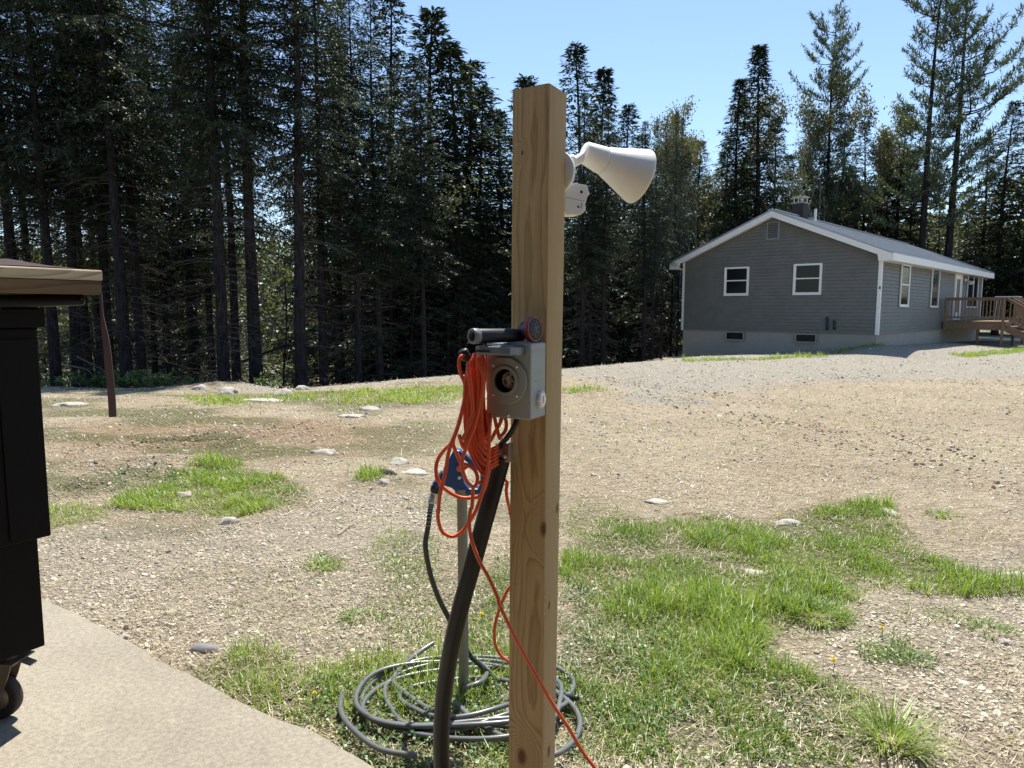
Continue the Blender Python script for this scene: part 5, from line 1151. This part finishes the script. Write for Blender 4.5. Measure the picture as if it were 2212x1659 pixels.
# ------------------------------------------------------------------ yard hydrant and garden hose
YH = 2.425; hg = gnd(1000, 1500)
hy_ = thing('yard_hydrant', (hg[0], hg[1], -.02), 'yard hydrant with dark blue cast head on a grey galvanised pipe behind the cord', 'hydrant')
mb = MB(); zt_ = at(1000, 1062, YH)[2]; mb.tube([(hg[0] + .004, hg[1], -.25), (hg[0] + .002, hg[1], .5), (hg[0], hg[1], zt_)], .0185, 20); mb.tube([(hg[0], hg[1], zt_ - .02), (hg[0], hg[1], zt_ + .012)], .025, 8, smooth=False); obj('standpipe', mb, M['galv'], hy_)
hp = lambda x, y, Y=YH: at(864 + x * .1302, 900 + y * .1302, Y)
out = [(895, 545), (1010, 570), (1080, 640), (1180, 760), (1300, 880), (1400, 930), (1430, 1200), (1380, 1290), (1160, 1315), (960, 1285), (850, 1190), (720, 1150), (700, 1000), (720, 860), (820, 690)]
def plate(mb, out, Y, th):
    f = [hp(x, y, Y) for x, y in out]; b_ = [p + np.array([0, th, 0]) for p in f]; n = len(out)
    mb.add(f + b_, [tuple(range(n - 1, -1, -1)), tuple(range(n, 2 * n))] + [(i, (i + 1) % n, n + (i + 1) % n, n + i) for i in range(n)])
mb = MB(); plate(mb, out[:2] + [(1040, 640), (1055, 800), (1060, 1100), (1140, 1200), (1300, 1200), (1330, 1130), (1330, 930), (1430, 930)] + out[6:], YH - .02, .045); obj('head', mb, M['bluecast'], hy_, bevel=.006)
mb = MB(); mb.bar(hp(1000, 600, YH - .01), hp(1420, 930, YH - .01), .03, .018); obj('handle', mb, M['bluecast'], hy_, bevel=.003)
mb = MB(); c_ = Vector(hp(990, 860, YH - .03)); mb.lathe(c_, (0, -1, 0), [(0, .011), (.01, .0105), (.014, .006), (.0145, .0001)], 16); obj('pivot_knob', mb, M['orange'], hy_)
mb = MB(); mb.lathe(Vector(hp(985, 1010, YH - .022)), (0, -1, 0), [(0, .008), (.006, .007), (.007, .0001)], 6); obj('bolt', mb, M['silver'], hy_)
mb = MB(); s0, s1 = Vector(hp(760, 960)), Vector(hp(600, 1160)); mb.tube([s0, s0 * .6 + s1 * .4, s1], [.021, .020, .018], 16); obj('spout', mb, M['bluecast'], hy_)
hs = thing('garden_hose', (hg[0], hg[1], 0), 'grey rubber garden hose coiled in the grass round the hydrant pipe', 'garden hose')
f0, f1 = Vector(hp(600, 1160)), Vector(hp(535, 1420)); mb = MB(); d_ = (f1 - f0)
mb.tube([f0, f0 + d_ * .28, f0 + d_ * .3, f0 + d_ * .42], [.0185, .0185, .0155, .015], 14); obj('coupling', mb, M['blackplastic'], hs)
mb = MB(); mb.tube([f0 + d_ * .36, f0 + d_ * .8, f0 + d_ * .85, f1], [.0155, .0155, .0185, .0165], 12); obj('fitting', mb, M['silver'], hs)
down = spline([at(934, 1083, 2.42), at(929, 1103, 2.42), at(925, 1136, 2.42), at(919, 1175, 2.42), at(924, 1215, 2.42), at(934, 1255, 2.42), at(949, 1295, 2.42), at(964, 1325, 2.43), at(990, 1375, 2.46), at(1018, 1420, 2.5)], 8)
# coil lying on the ground
coil = []
nt = 5; K = 26
for i in range(nt * K + 1):
    a = -.15 + 2 * math.pi * i / K; q = i / (nt * K); lap_ = i / K
    rx = [.40, .36, .33, .385, .22, .25][int(lap_) % 6] * (1 - lap_ % 1) + [.40, .36, .33, .385, .22, .25][(int(lap_) + 1) % 6] * (lap_ % 1)
    ry = rx * (.66 + .05 * math.sin(lap_ * 2.1)); ox = .03 * math.sin(lap_ * 1.9) - .005; oy = .03 * math.cos(lap_ * 2.3)
    wob = 1 + .05 * math.sin(a * 2.3 + lap_ * 3) + .04 * math.sin(a * 3.7 + lap_); x = -.175 + ox + rx * wob * math.cos(a); y = 2.40 + oy + ry * wob * math.sin(a)
    coil.append(np.array([x, y, .000 + .005 * (int(lap_) % 3) + .008 * (1 + math.sin(a * 1.0 + lap_ * 2)) + .018 * max(0, math.sin(a + 2.6)) ** 4]))
join = spline([down[-1], coil[0] * .3 + np.array(down[-1]) * .7 + np.array([.04, .05, -.1]), coil[0] + np.array([.03, -.02, .01]), coil[0]], 6)
mb = MB(); full = spline(coil, 3); mb.tube([tuple(p) for p in down] + [tuple(p) for p in join[1:]], .0094, 12, 0); obj('riser', mb, M['darkhose'], hs)
mb = MB(); mb.tube(full, .0088, 12)
lo = lambda px, py, z=.012: np.array([*gnd(px, py)[:2], z])
mb.tube(spline([lo(935, 1405, .03), lo(905, 1420, .02), lo(872, 1445, .016), lo(850, 1475), lo(870, 1500), lo(930, 1540), lo(1000, 1560), lo(1090, 1575), lo(1160, 1590)], 6), .0095, 12)
mb.tube(spline([lo(1000, 1510, .04), lo(1040, 1500, .05), lo(1052, 1465, .03), lo(1040, 1445, .02), lo(1010, 1432)], 6), .0095, 12)
mb.tube(spline([lo(985, 1530, .02), lo(1020, 1560), lo(1060, 1585), lo(1110, 1610), lo(1180, 1640), lo(1230, 1618), lo(1253, 1575), lo(1240, 1535), lo(1200, 1500)], 6), .0095, 12)
mb.tube(spline([lo(740, 1500), lo(736, 1540), lo(760, 1580), lo(820, 1625), lo(900, 1640)], 6), .0092, 12)
obj('coil', mb, M['hose'], hs)
mb = MB(); sp_ = []
for i in range(8 * 14): 
    k = i / (8 * 14) * 16; j = int(k); f = k - j; p = np.array(down[j]) * (1 - f) + np.array(down[j + 1]) * f; a = i * 2 * math.pi / 14; sp_.append(p + np.array([math.cos(a) * .0125, math.sin(a) * .0125, 0]))
mb.tube(sp_, .0011, 5); obj('spring_guard', mb, M['silver'], hs)

# ------------------------------------------------------------------ black rolling chest at the left with plank top
CA = R(33); FC = Vector((-1.60, 2.30, 0)); CX = Vector((math.cos(CA), -math.sin(CA), 0)); CY = Vector((math.sin(CA), math.cos(CA), 0))
CM = frame(FC, CX, CY, (0, 0, 1))     # x right (away from the chest), y away from camera; chest fills x<0, y<0
ch = thing('tool_chest', tuple(FC), 'black steel rolling tool chest on casters, cut off by the left edge', 'tool chest')
mb = MB(CM); mb.b2((-.65, -.95, .244), (0, 0, .642)); obj('lower_cabinet', mb, M['blackmetal'], ch, bevel=.006)
mb = MB(CM); mb.b2((-.68, -.97, .643), (.072, .012, 1.335)); obj('upper_cabinet', mb, M['blackmetal'], ch, bevel=.006)
mb = MB(CM); mb.b2((.073, -.11, .66), (.078, -.005, 1.30)); mb.b2((.073, -.95, 1.27), (.077, -.12, 1.31)); obj('side_panel', mb, M['blackmetal'], ch, bevel=.002)
mb = MB(CM); mb.b2((-.66, -.96, 1.336), (.09, .03, 1.40)); mb.b2((.09, -.96, 1.388), (.105, .0, 1.396)); obj('lid', mb, M['blackmetal'], ch, bevel=.004)
mb = MB(CM); mb.tube(spline([(.10, -1.0, 1.405), (.11, -.5, 1.412), (.12, -.12, 1.418), (.150, .05, 1.424), (.170, .10, 1.426)], 6), .0205, 20); mb.lathe((.170, .10, 1.426), (.35, .85, 0), [(0, .0205), (.008, .019), (.014, .012), (.016, .0001)], 20); hd_ = obj('handle', mb, simple('glossy_black_handle', (.006, .008, .007), .3, 0, .2, 20, 0, .15), ch)
for y in (-.12, -.85): mb = MB(CM); mb.bar((.09, y, 1.37), (.125, y, 1.405), .03, .012); mb.bar((.083, y, 1.22), (.083, y, 1.335), .03, .01, up=(1, 0, 0)); obj('handle_bracket', mb, M['blackmetal'], hd_)
for (x, y) in ((-.10, -.10), (-.10, -.83), (-.55, -.10), (-.55, -.83)):
    ca = thing('caster', (0, 0, 0), None, None); ca.parent = ch
    wx, wy = x - .015, y - .005; yawc = .5
    CM2 = CM @ Matrix.Translation((wx, wy, 0)) @ Matrix.Rotation(yawc, 4, 'Z')
    W0 = CM2 @ Vector((0, 0, .078)); wa = (CM2.to_3x3() @ Vector((0, 1, 0)))
    ca.location = W0 - wloc(ch)
    mb = MB(); mb.lathe(W0 - wa * .018, wa, [(0, .050), (0, .070), (.004, .077), (.018, .079), (.032, .077), (.036, .070), (.036, .050), (0, .050)], 36); obj('tyre', mb, M['rubber'], ca)
    mb = MB(); mb.lathe(W0 - wa * .016, wa, [(0, .0001), (0, .050), (.032, .050), (.032, .0001)], 28); mb.lathe(W0 - wa * .03, wa, [(0, .0001), (0, .012), (.06, .012), (.06, .0001)], 12); obj('wheel', mb, M['castermetal'], ca)
    mb = MB(CM2)
    for s in (-1, 1):
        yy = s * .024; poly_ = [(-.016, .066), (.014, .062), (.055, .15), (.075, .205), (.005, .205), (-.005, .14)]
        v = [(px_, yy - .0015, pz_) for px_, pz_ in poly_] + [(px_, yy + .0015, pz_) for px_, pz_ in poly_]; n = 6
        mb.add(v, [tuple(range(n)), tuple(range(2 * n - 1, n - 1, -1))] + [((i + 1) % n, i, n + i, n + (i + 1) % n) for i in range(n)])
    mb.b2((.0, -.03, .205), (.085, .03, .212)); obj('fork', mb, M['castermetal'], ca)
    mb = MB(CM2); mb.b2((-.02, -.05, .2125), (.10, .05, .2175)); mb.tube([(.04, 0, .212), (.04, 0, .2435)], .03, 16); mb.bar((.09, 0, .215), (.135, 0, .20), .03, .006); obj('plate', mb, M['castermetal'], ca)
KN = [(-.3, .012, -.10, .01)]
M['plank'] = woodmat('plank_wood', KN, (.60, .50, .34), (.52, .42, .27), (.34, .24, .14), (.02, .03), 110, (.5, .42, .25), axis='Y', rot=CA)
bt = thing('bench_top', tuple(CM @ Vector((.29, 0, 1.484))), 'light plank work top laid over the black chest, its end nearest the woods', 'work top')
mb = MB(CM)
mb.b2((-.75, -1.02, 1.486), (.228, .148, 1.520)); pk = obj('plank', mb, M['plank'], bt, bevel=.005)
mb = MB(CM); mb.b2((-.02, -.95, 1.442), (.228, .142, 1.4845)); obj('cleat', mb, woodmat('cleat_wood', [(.02, 0, 0, .012)], (.17, .11, .06), (.15, .095, .05), (.10, .06, .035), (.02, .03), 60, (.26, .16, .05), axis='Y', rot=CA), bt, bevel=.003)
mb = MB(CM); mb.b2((-.60, -.9, 1.400), (-.05, -.1, 1.4855)); obj('riser_block', mb, M['blackmetal'], bt)
mb = MB(CM); nxx, nyy = 30, 24; vs = []; fs = []
for top_ in (1, 0):
    for i in range(nxx + 1):
        for j in range(nyy + 1):
            u, v = i / nxx, j / nyy; e = min(u, 1 - u, v, 1 - v) * 6; e = min(1, e)
            x = -.40 + .55 * u + .02 * math.sin(v * 9); y = -.80 + .88 * v + .02 * math.sin(u * 8)
            z = 1.5205 + (.006 + .036 * e * (1 - u * .45) * (.55 + .45 * float(fbm(np.array([u * 4]), np.array([v * 4 + 3]), 17)[0]) * 2) + .008 * math.sin(u * 20 + v * 5) * e * .5) * top_
            vs.append((x, y, z))
N = (nxx + 1) * (nyy + 1)
for i in range(nxx):
    for j in range(nyy): a = i * (nyy + 1) + j; fs.append((a, a + nyy + 1, a + nyy + 2, a + 1))
for i in range(nxx): 
    for j in (0, nyy): a = i * (nyy + 1) + j; fs.append((a, a + N, a + nyy + 1 + N, a + nyy + 1))
for j in range(nyy):
    for i in (0, nxx): a = i * (nyy + 1) + j; fs.append((a, a + 1, a + 1 + N, a + N))
mb.add(vs, fs, 0, True); obj('cloth', mb, M['cloth'], label='rumpled dark red cloth lying on the plank work top', cat='cloth')
mb = MB(); q = spline([at(218, 634, 2.29), at(221, 690, 2.29), at(229, 740, 2.29), at(235, 800, 2.29), at(240, 850, 2.29), at(243, 901, 2.29)], 6); n = len(q); vs = []
wds = np.interp(np.linspace(0, 1, n), [0, .15, .3, .5, 1], [.004, .007, .016, .021, .021])
for i, p in enumerate(q):
    a = .2 + .5 * i / n; dx, dy = math.cos(a) * wds[i] / 2, math.sin(a) * wds[i] / 2
    for s, o_ in ((-1, 0), (1, 0), (1, .004), (-1, .004)): vs.append((p[0] + s * dx, p[1] + s * dy + o_, p[2]))
fs = [(4 * i + k, 4 * i + (k + 1) % 4, 4 * (i + 1) + (k + 1) % 4, 4 * (i + 1) + k) for i in range(n - 1) for k in range(4)] + [(0, 3, 2, 1), (4 * n - 4, 4 * n - 3, 4 * n - 2, 4 * n - 1)]
mb.add(vs, fs); obj('strap', mb, M['strap'], label='dark brown strap hanging down from the end of the plank work top', cat='strap')
